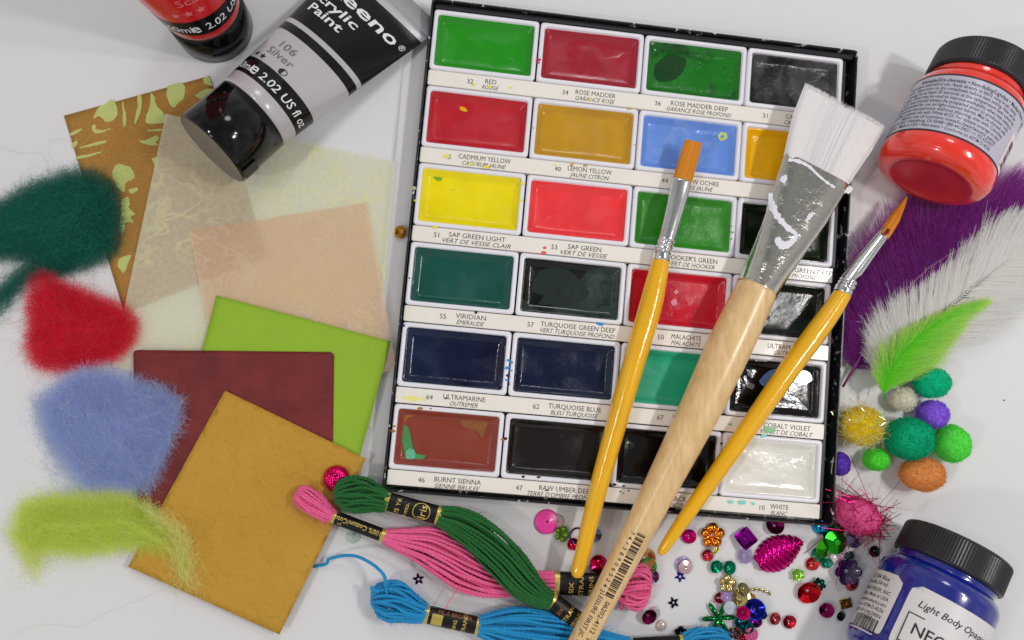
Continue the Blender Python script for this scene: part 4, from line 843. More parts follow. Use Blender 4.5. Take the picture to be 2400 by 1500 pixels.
# ================================================================== FEATHERS
def feather(label, path, nL, nR, lenL, lenR, angL, angR, c, c2, z0, w=.6, fluff=.4, shaft_c=(200, 190, 190), shaft_w=1.4, lift=.004, tipz=.0, gaps=0.0, curve=.9, q=.06, zdown=1.0, k=12, quill_c=None, seg=1):
    B = spline(np.array(path, float), 120); T = np.gradient(B, axis=0); T /= np.linalg.norm(T, axis=1)[:, None]; s = np.linspace(0, 1, 120)
    zs = z0 + lift * np.sin(np.pi * np.clip(s * .9 + .05, 0, 1)) + tipz * s
    root = thing('feather', label, 'feather', at(*B[3], 0), 'craft feathers')
    P3 = atv(B, zs); V, F = loft(P3, px(shaft_w) * (1.15 - s * .85), px(shaft_w) * (1.15 - s * .85) * .8, 8); mesh('shaft', V, F, pm('shaft_' + label.split()[0], shaft_c, .4), root)
    L = []
    for side, n, ln, an in ((1, nL, lenL, angL), (-1, nR, lenR, angR)):
        t = rng.uniform(q, 1, n); t = np.sort(t); i = (t * 118).astype(int); base = B[i]; th = np.arctan2(T[i, 1], T[i, 0])
        l = np.interp(t, np.linspace(0, 1, len(ln)), ln) * (1 + rng.normal(0, .07, n)); a = np.radians(np.interp(t, np.linspace(0, 1, len(an)), an))
        # clumped barbs
        cl = np.floor(t * (n / 14)); r1 = np.random.default_rng(int(side + 5)).normal(0, 1, int(cl.max()) + 2); a = a + r1[cl.astype(int)] * .10 * fluff * 2 + rng.normal(0, .10 * fluff, n)
        fl = np.interp(t, [0, .35, 1], [fluff * 1.6, fluff, fluff * .25]); cur = rng.normal(0, 1, n) * fl; h = th - side * a
        P = np.zeros((n, k, 2)); P[:, 0] = base; ww = rng.normal(0, 1, n) * fl
        for j in range(1, k):
            h2 = h + side * curve * np.interp(t, [0, 1], [.15, .35]) * (j / k) + (cur * .5 * (j / k) ** 2) + ww * .28 * math.sin(j * .8); P[:, j] = P[:, j - 1] + np.c_[np.cos(h2), np.sin(h2)] * (l / (k - 1))[:, None]
        jj = np.linspace(0, 1, k)[None]; Z = zs[i][:, None] + rng.normal(0, .0006, (n, 1)) * fl[:, None] * 3 * jj + .002 * fl[:, None] * np.sin(jj * 3) - zdown * (zs[i][:, None] - z0) * jj ** 1.5
        Z = np.maximum(Z, z0 * .5 + .0005)
        W_ = np.full((n, k), px(w)) * (1.1 - jj * .75) * np.interp(t, [0, .4, 1], [.55, .8, 1.2])[:, None]
        cc = vcol(c, n, .03, .08, 1.8)[:, None, :] * (1 - jj[..., None] ** 1.4) + vcol(c2, n, .03, .08, 1.8)[:, None, :] * jj[..., None] ** 1.4
        L.append(ribbons(atv(P, Z), W_, cc, .35))
        # fine secondary down on the fluffy part
        nd = int(n * 1.2 * fluff); ii = rng.integers(0, n, nd); jd = rng.integers(2, k - 1, nd); p0 = P[ii, jd]; hh = np.arctan2(P[ii, jd, 1] - P[ii, jd - 1, 1], P[ii, jd, 0] - P[ii, jd - 1, 0]) + rng.normal(0, .7, nd)
        D = np.zeros((nd, 4, 2)); D[:, 0] = p0
        for j in range(1, 4): hh = hh + rng.normal(0, .15, nd); D[:, j] = D[:, j - 1] + np.c_[np.cos(hh), np.sin(hh)] * 5.5
        L.append(ribbons(atv(D, np.repeat(Z[ii, jd][:, None], 4, 1)), np.full((nd, 4), px(.28)), vcol(c2, nd, .03, .15), .6))
    V, F, C = joinq(L); mesh('vane', V, F, DOWN, root, col=C)
    if quill_c is not None:
        Q = P3[:8]; V, F = loft(np.vstack([Q[:1] - (Q[1:2] - Q[:1]) * 2, Q]), px(shaft_w * 2), px(shaft_w * 1.8), 10); mesh('quill', V, F, pm('quill_' + label.split()[0], quill_c, .35, coat=.4), root)
    return root
feather('purple fluffy feather curving out of frame, under the white feather', [(1981, 897), (2030, 815), (2072, 745), (2130, 672), (2200, 612), (2280, 573), (2400, 533), (2520, 505)],
        3800, 3200, [50, 130, 175, 195, 205, 200, 160, 130], [70, 140, 140, 125, 115, 125, 130, 90], [55, 60, 62, 60, 52, 45, 35, 25], [40, 50, 50, 45, 42, 40, 35, 25], (88, 20, 94), (132, 46, 132), .0012, w=.6, fluff=.55, shaft_c=(150, 70, 140), shaft_w=1.5, lift=.009, quill_c=(110, 20, 90))
feather('white fluffy feather lying between the purple and green feathers', [(2070, 926), (2092, 875), (2130, 815), (2190, 752), (2290, 664), (2360, 610), (2420, 575)],
        3600, 2600, [60, 135, 165, 165, 170, 140, 80], [80, 160, 190, 200, 180, 150, 80], [50, 55, 50, 42, 35, 30, 20], [35, 42, 45, 45, 45, 42, 25], (250, 248, 243), (250, 249, 246), .0080, w=.8, fluff=.27, shaft_c=(214, 210, 204), shaft_w=1.1, lift=.004)
feather('lime green feather with a split tip on top of the white feather', [(2073, 932), (2075, 905), (2090, 865), (2125, 815), (2172, 773), (2225, 738), (2290, 712)],
        950, 1500, [30, 85, 85, 70, 55, 45, 35], [50, 125, 130, 110, 95, 75, 42], [26, 30, 27, 20, 16, 14, 10], [34, 56, 54, 46, 34, 24, 14], (84, 172, 22), (186, 214, 116), .0138, w=.7, fluff=.34, shaft_c=(60, 160, 10), shaft_w=1.2, lift=.003, quill_c=(16, 128, 20))

# ================================================================== EMBROIDERY FLOSS
def floss_mat(name, c):
    m = pm(name, c, .62, spec=.35, sheen=.15, bump=(1500, .00012, (1, 1, 1)), vary=(700, .12)); return m
def twisted(Q, r, ph0, pitch=.0021, n=8):
    L = np.r_[0, np.cumsum(np.linalg.norm(np.diff(Q, axis=0), axis=1))]; m = max(12, int(L[-1] / (pitch / 4.5))); u = np.linspace(0, L[-1], m); P = np.c_[[np.interp(u, L, Q[:, i]) for i in range(3)]].T
    V, F = loft(P, r, r, n, cap=True); V = V.reshape(m, n, 3); th = np.linspace(0, 2 * math.pi, n, endpoint=False)[None]; k = 1 + .17 * np.cos(2 * th - 2 * math.pi * u[:, None] / pitch + ph0)
    return (P[:, None] + (V - P[:, None]) * k[..., None]).reshape(-1, 3), F
def bundle(rows, n, mat, parent, name='threads', rth=3.1, seg=70, jit=.10, endl=0.0, endr=0.0, twist=.5, lay=(0.35, 1.0)):
    """rows: px,py,zcentre,halfwidth px,halfheight px ; strands laid round the section; endl/endr = loop roundness at ends"""
    n = int(n * 1.4); Rr = np.array(rows, float); S = spline(Rr, seg); P = atv(S[:, :2], S[:, 2]); T = np.gradient(P, axis=0); T /= np.linalg.norm(T, axis=1)[:, None]; Sd = np.cross(T, [0, 0, 1.0]); Sd /= np.linalg.norm(Sd, axis=1)[:, None]; U = np.cross(Sd, T)
    a = px(S[:, 3]); b = px(S[:, 4]); t = np.linspace(0, 1, seg); env = np.ones(seg)
    if endl: env *= np.sqrt(np.clip(1 - (1 - np.clip(t / endl, 0, 1)) ** 2, 0.0, 1))
    if endr: env *= np.sqrt(np.clip(1 - (1 - np.clip((1 - t) / endr, 0, 1)) ** 2, 0.0, 1))
    parts = []
    for i in range(n):
        n1, n2 = int(n * .52), int(n * .30); li = 0 if i < n1 else (1 if i < n1 + n2 else 2)
        layer = (1.0, .66, .28)[li]; m = (n1, n2, n - n1 - n2)[li]; k = i - (0, n1, n1 + n2)[li]
        ph = 2 * math.pi * (k + rng.uniform(-.2, .2)) / m; sw = rng.normal(0, .12); lc = rng.uniform(.93, 1.0)
        A_ = ph + sw * np.sin(t * math.pi * rng.uniform(.8, 1.8) + rng.uniform(0, 6)) + twist * (t - .5)
        nz_ = np.interp(t, np.linspace(0, 1, 9), rng.normal(0, jit, 9)); rr_ = np.clip(layer * lc + nz_ * .5, .1, 1.04)
        e2 = env * (.80 + .20 * lc)
        Q = P + Sd * (np.cos(A_) * rr_ * a * np.where(e2 < .98, .35 + .65 * e2, 1))[:, None] + U * (np.sin(A_) * rr_ * b * e2)[:, None]
        Q[:, 2] = np.maximum(Q[:, 2], px(rth) * .9)
        parts.append(twisted(Q, px(rth), rng.uniform(0, 6)))
    nf = int(seg * 9); ii = rng.integers(2, seg - 3, nf); ph = rng.uniform(0, 2 * math.pi, nf); k = 5; Pf = np.zeros((nf, k, 3)); rr_ = rng.uniform(.96, 1.06, nf)
    Pf[:, 0] = P[ii] + Sd[ii] * (np.cos(ph) * a[ii] * rr_)[:, None] + U[ii] * (np.sin(ph) * b[ii] * rr_ * env[ii])[:, None]; dr = T[ii] + rng.normal(0, .45, (nf, 3))
    for j in range(1, k): dr = dr + rng.normal(0, .3, (nf, 3)); Pf[:, j] = Pf[:, j - 1] + dr * px(3.2)
    Pf[..., 2] = np.maximum(Pf[..., 2], .0004); Vf, Ff, _c = ribbons(Pf, np.full((nf, k), px(.22)), np.zeros((nf, 3)), 2); parts.append((Vf, Ff.tolist()))
    Vs, Fs, o = [], [], 0
    for V, F in parts: Vs.append(V); Fs += [[q + o for q in f] for f in F]; o += len(V)
    return mesh(name, np.vstack(Vs), Fs, mat, parent)
gold_m = pm('gold_foil_edge', (196, 176, 92), .35, .6); blackp = pm('black_paper_band', (14, 13, 14), .42, spec=.4)
def band(parent, p0, p1, hw, hh, z, texts=(), patch=None, gold=(1, 1), gl=.085):
    A = at(*p0, z); B = at(*p1, z); L = np.linalg.norm(B - A); a, b = px(hw, z), px(hh, z); D = unit(B - A)
    S = Surf(A, D, lambda t: a, lambda t: b); V, F = S.lathe(list(np.linspace(0, L, 6)), 40, cap0=False, cap1=False); bd = mesh('paper_band', V, F, blackp, parent)
    g = L * gl; ps = []
    if gold[0]: ps.append(S.lathe([0, g], 40, d=.00012, cap0=False, cap1=False))
    if gold[1]: ps.append(S.lathe([L - g, L], 40, d=.00012, cap0=False, cap1=False))
    for V, F in ps: mesh('gold_edge', V, F, gold_m, bd)
    if patch: 
        v, f = rect2d(0, 0, patch[2], patch[3], 8); q = np.c_[v[:, 0] + patch[0], v[:, 1]]; q2 = np.c_[-(v[:, 1] + patch[1]), v[:, 0]]
        mesh('gold_panel', S.map(np.c_[v[:, 0] + patch[0], v[:, 1] + patch[1]], 0, 0, .00015), f, gold_m, bd)
    by = {}
    for (s, tt, xx, sz, mode, ink) in texts:   # mode 'along': runs p0->p1 ; 'back': p1->p0 ; 'cross'
        if s == 'oval': V2, f = ring2d(0, 0, sz * .78, sz, .00035); q = np.c_[V2[:, 1], V2[:, 0]]; Vq = S.map(np.c_[V2[:, 0] * 1.25 + xx, V2[:, 1] * 1.0], tt, 0, .0002); by.setdefault(ink, []).append((Vq, f)); continue
        t2, f = text2d(s, sz, .012)
        if mode == 'along': q = np.c_[-(-t2[:, 1]) * -1 * -1 * -1 + xx, t2[:, 0] + tt]; q = np.c_[-t2[:, 1] + xx, t2[:, 0] + tt]
        elif mode == 'back': q = np.c_[t2[:, 1] + xx, tt - t2[:, 0]]
        elif mode == 'cross': q = np.c_[t2[:, 0] + xx, t2[:, 1] + tt]
        else: q = np.c_[-t2[:, 0] + xx, tt - t2[:, 1]]
        by.setdefault(ink, []).append((S.map(q, 0, 0, .0002), f))
    for ink, L_ in by.items(): V, F = join(L_); mesh('lettering', V, F, ink, bd, smooth=False)
    return S
# pink (lowest), then green and blue
gp = thing('floss_skein', 'pink embroidery floss skein with two black paper bands, passing under the green skein', 'floss skein', at(1050, 1300, 0), 'skeins of embroidery floss')
pink = floss_mat('pink_floss', (222, 92, 142))
zl = .0072
bundle([(697, 1152, .010, 22, 16), (712, 1163, .010, 25, 18), (738, 1182, .0098, 23, 18), (762, 1200, .0095, 17, 15), (780, 1210, .009, 13, 13)], 26, pink, gp, rth=3.0, seg=36, endl=.55, twist=.3)
band(gp, (776, 1209), (904, 1257), 15, 15, .0088, [('100% Cotton/Coton', .0255, -.0016, .0030, 'back', GOLDINK), ('S.', .0060, .0022, .0026, 'across', GOLDINK)])
bundle([(900, 1256, .0086, 14, 14), (952, 1268, .008, 27, 17), (1005, 1282, .0075, 42, 20), (1050, 1306, .0072, 48, 20), (1096, 1336, .007, 46, 20), (1150, 1360, .0062, 36, 18), (1215, 1368, .0055, 27, 17), (1300, 1367, .0058, 24, 17)], 36, pink, gp, rth=3.3, seg=80, twist=.4)
band(gp, (1298, 1366), (1440, 1373), 26, 15, .0058, [('SIX', .0092, .0034, .0031, 'across', GOLDINK), ('STRAND', .0140, .0046, .0031, 'across', GOLDINK), ('BRINS', .0188, .0044, .0031, 'across', GOLDINK)], patch=None)
bundle([(1436, 1373, .006, 26, 15), (1462, 1374, .0065, 40, 18), (1490, 1376, .0068, 50, 20), (1512, 1378, .0065, 46, 18), (1523, 1379, .006, 30, 14)], 30, pink, gp, rth=3.4, seg=36, endr=.5, twist=.5)
V, F = tube(atv(spline(np.array([(1470, 1400), (1456, 1412), (1458, 1426)], float), 12), np.linspace(.010, .003, 12)), px(5), 8); mesh('loose_end', V, F, pink, gp)
gg = thing('floss_skein', 'dark green embroidery floss skein with black paper bands, lying over the pink one', 'floss skein', at(1150, 1290, 0), 'skeins of embroidery floss')
green = floss_mat('green_floss', (14, 92, 34))
bundle([(784, 1164, .0115, 22, 18), (808, 1160, .0115, 36, 22), (845, 1160, .0112, 38, 22), (880, 1168, .011, 28, 19), (908, 1176, .0105, 20, 18)], 34, green, gg, rth=3.1, seg=40, endl=.45, twist=.5)
band(gg, (901, 1173), (1033, 1209), 21, 18, .0105, [('8.75 Yd.', .0078, .0060, .0029, 'across', GOLDINK), ('8 mts.', .0118, .0050, .0029, 'across', GOLDINK), ('Iris', .0205, .0032, .0052, 'across', GOLDINK), ('oval', .0182, 0, .0042, 'cross', GOLDINK)], gl=.08)
bundle([(1030, 1208, .0105, 20, 18), (1075, 1225, .0110, 33, 21), (1128, 1260, .0118, 39, 23), (1180, 1308, .0128, 40, 23), (1226, 1364, .0125, 35, 22), (1262, 1394, .0112, 25, 20), (1290, 1407, .0108, 18, 18)], 42, green, gg, rth=3.3, seg=90, twist=.5)
band(gg, (1285, 1403), (1376, 1472), 21, 17, .0098, [('SIX', .0082, .0030, .0028, 'across', BROWNINK), ('STRAND', .0125, .0044, .0028, 'across', GOLDINK), ('BRINS', .0168, .0036, .0028, 'across', GOLDINK)], gold=(1, 0), gl=.11)
gb = thing('floss_skein', 'turquoise blue embroidery floss skein with a loose thread end, at the bottom edge', 'floss skein', at(1080, 1455, 0), 'skeins of embroidery floss')
blue = floss_mat('blue_floss', (14, 134, 188))
bundle([(872, 1402, .0085, 26, 18), (893, 1403, .009, 38, 22), (928, 1412, .009, 42, 23), (962, 1426, .0085, 30, 20), (996, 1438, .008, 19, 17)], 32, blue, gb, rth=3.5, seg=40, endl=.5, twist=.6)
band(gb, (993, 1438), (1126, 1468), 20, 17, .0082, [('FIL \u00c0 BRODER', .0065, -.0022, .0026, 'along', BROWNINK), ('STRANDS', .0206, .0052, .0026, 'across', GOLDINK), ('BRINS', .0160, .0052, .0024, 'across', GOLDINK)], patch=(-.0018, .0040, .0052, .0052))
bundle([(1122, 1467, .0082, 19, 17), (1165, 1472, .0085, 38, 21), (1215, 1482, .009, 54, 24), (1270, 1494, .009, 56, 24), (1330, 1506, .0085, 50, 22), (1400, 1515, .008, 38, 20), (1476, 1517, .0075, 20, 17)], 44, blue, gb, rth=3.5, seg=80, twist=.4)
band(gb, (1472, 1517), (1603, 1509), 20, 17, .0075, gold=(1, 1))
bundle([(1600, 1510, .0075, 20, 17), (1630, 1511, .008, 34, 20), (1665, 1515, .0085, 40, 22), (1695, 1519, .008, 36, 20), (1714, 1521, .007, 22, 16)], 30, blue, gb, rth=3.6, seg=40, endr=.5, twist=.6)
pts = [(735, 1328), (764, 1322), (774, 1309), (812, 1301), (846, 1307), (879, 1326), (899, 1347), (904, 1366), (907, 1392)]
q = spline(np.array(pts, float), 70); q[:, :] += np.cumsum(rng.normal(0, .12, q.shape), axis=0); z = np.interp(np.linspace(0, 1, 70), [0, .3, .7, .9, 1], [.0009, .006, .014, .0145, .012])
V, F = tube(atv(q, z), px(3.6), 8); mesh('loose_thread', V, F, blue, gb)
V, F = tube(atv(spline(np.array([(868, 1377), (878, 1382), (890, 1386)], float), 10), np.full(10, .012)), px(4.5), 8); mesh('loose_end', V, F, blue, gb)

# ================================================================== SEQUINS AND CONFETTI
_SM = {}
def sm_mat(kind, c):
    key = (kind, c)
    if key not in _SM:
        nm = 'sequin_%s_%d' % (kind, len(_SM))
        if kind == 'foil': m = pm(nm, c, .16, .92, raw=False, bump=(300, .00004)); 
        elif kind == 'clear': m = pm(nm, c, .12, .25, alpha=.62, coat=1)
        elif kind == 'film': m = pm(nm, c, .16, .55, alpha=.88, coat=.6)
        elif kind == 'holo': m = pm(nm, c, .14, .9, vary=(900, .5), bump=(700, .0004))
        else: m = pm(nm, c, .35, coat=.4)
        _SM[key] = m
    return _SM[key]
def polar(rf, zf, R_, hole=.12, na=48, nr=6):
    V = []; F = []
    for i in range(nr + 1):
        q = hole + (1 - hole) * i / nr
        for j in range(na):
            th = 2 * math.pi * j / na; r = q * R_ * (rf(th) if q > .25 else 1 * min(1, rf(th) + .3)); V.append((r * math.cos(th), r * math.sin(th), zf(q, th) * R_))
    for i in range(nr):
        for j in range(na): F.append([i * na + j, (i + 1) * na + j, (i + 1) * na + (j + 1) % na, i * na + (j + 1) % na])
    return np.array(V), F
def shape(kind):
    if kind == 'cup':
        def z(q, th): f = q * math.cos(((th + math.pi / 6) % (math.pi / 3)) - math.pi / 6); return max(0, (f - .34)) * .62
        return lambda t: 1, z, .13
    if kind == 'cupf':
        def z(q, th): return .0 if q < .4 else (q - .4) * .7
        return lambda t: 1, z, .10
    if kind == 'facet':
        def z(q, th): f = q * math.cos(((th + math.pi / 6) % (math.pi / 3)) - math.pi / 6); return .30 - max(0, (f - .25)) * .5
        return lambda t: 1, z, .07
    if kind == 'disc': return lambda t: 1, lambda q, t: .02 + .10 * (1 - q), .10
    if kind == 'cone': return lambda t: 1, lambda q, t: .22 * (1 - q), .09
    if kind == 'bead': return lambda t: 1, lambda q, t: .55 * math.sqrt(max(0, 1 - q * q)), .02
    if kind == 'ring': return lambda t: 1, lambda q, t: .10 * math.sin(math.pi * (q - .75) / .25), .80
    if kind == 'flower': return lambda t: .64 + .36 * abs(math.cos(2.5 * t)) ** .6, lambda q, t: .30 * math.sin(min(1, max(0, (q - .22) / .78)) * math.pi) * abs(math.cos(2.5 * t)) + .12 * q, .14
    if kind == 'flower6': return lambda t: .7 + .3 * abs(math.cos(3 * t)) ** .6, lambda q, t: .34 * q * q + .12 * abs(math.cos(3 * t)) * q, .14
    if kind == 'star': return lambda t: .40 + .60 * max(0, 1 - abs(((t - math.pi / 2) % (2 * math.pi / 5)) / (math.pi / 5) - (2 if ((t - math.pi / 2) % (2 * math.pi / 5)) > math.pi / 5 else 0))) ** 1.25, lambda q, t: .05, .24
    if kind == 'square': return lambda t: min(1.0, .76 / max(abs(math.cos(t)), abs(math.sin(t)))), lambda q, t: (0 if q < .62 else (q - .62) * .9), .06
    if kind == 'hex': return lambda t: .92 / max(.92, 1.0) * (.87 / math.cos(((t) % (math.pi / 3)) - math.pi / 6)), lambda q, t: (0.02 if q < .5 else (q - .5) * .55), .10
    if kind == 'palm': return lambda t: .20 + .80 * abs(math.cos(3 * t)) ** 2.2, lambda q, t: .10 + .10 * abs(math.cos(3 * t)) * math.sin(q * 3) - .08 * q * q, .03
    if kind == 'wedge': return lambda t: min(1.0, .55 / max(abs(math.cos(t)) * .8, abs(math.sin(t)))) , lambda q, t: .05, .05
    raise KeyError(kind)
def sequin(name, label, x, y, r, kind, mk, c, z=.0, tilt=(0, 0), rot=0, sx=1.0, flip=False):
    rf, zf, hole = shape(kind); Rm = px(r); V, F = polar(rf, zf, Rm, hole); 
    if flip: V[:, 2] = V[:, 2].max() - V[:, 2]
    V[:, 1] *= sx; a = math.radians(rot); V = V @ np.array([[math.cos(a), math.sin(a), 0], [-math.sin(a), math.cos(a), 0], [0, 0, 1]])
    M = np.array(Matrix.Rotation(math.radians(tilt[0]), 3, 'X') @ Matrix.Rotation(math.radians(tilt[1]), 3, 'Y')); V = V @ M.T
    V[:, 2] -= V[:, 2].min(); B = at(x, y, z); B[2] = z + .00025; n = len(V); T2 = V.copy(); T2[:, 2] += .00010
    na = 48; F2 = [[q + n for q in f] for f in F]; Fb = [f[::-1] for f in F]; top = n - na
    Fe = [[top + j, top + (j + 1) % na, n + top + (j + 1) % na, n + top + j] for j in range(na)] + [[(j + 1) % na, j, n + j, n + (j + 1) % na] for j in range(na)]
    VV = np.vstack([V, T2]) + B
    return solo(name, label, 'bead' if kind == 'bead' else 'sequin', VV, F2 + Fb + Fe, sm_mat(mk, c), B, group='loose sequins and beads', smooth=kind not in ('facet', 'hex', 'square', 'cup'))
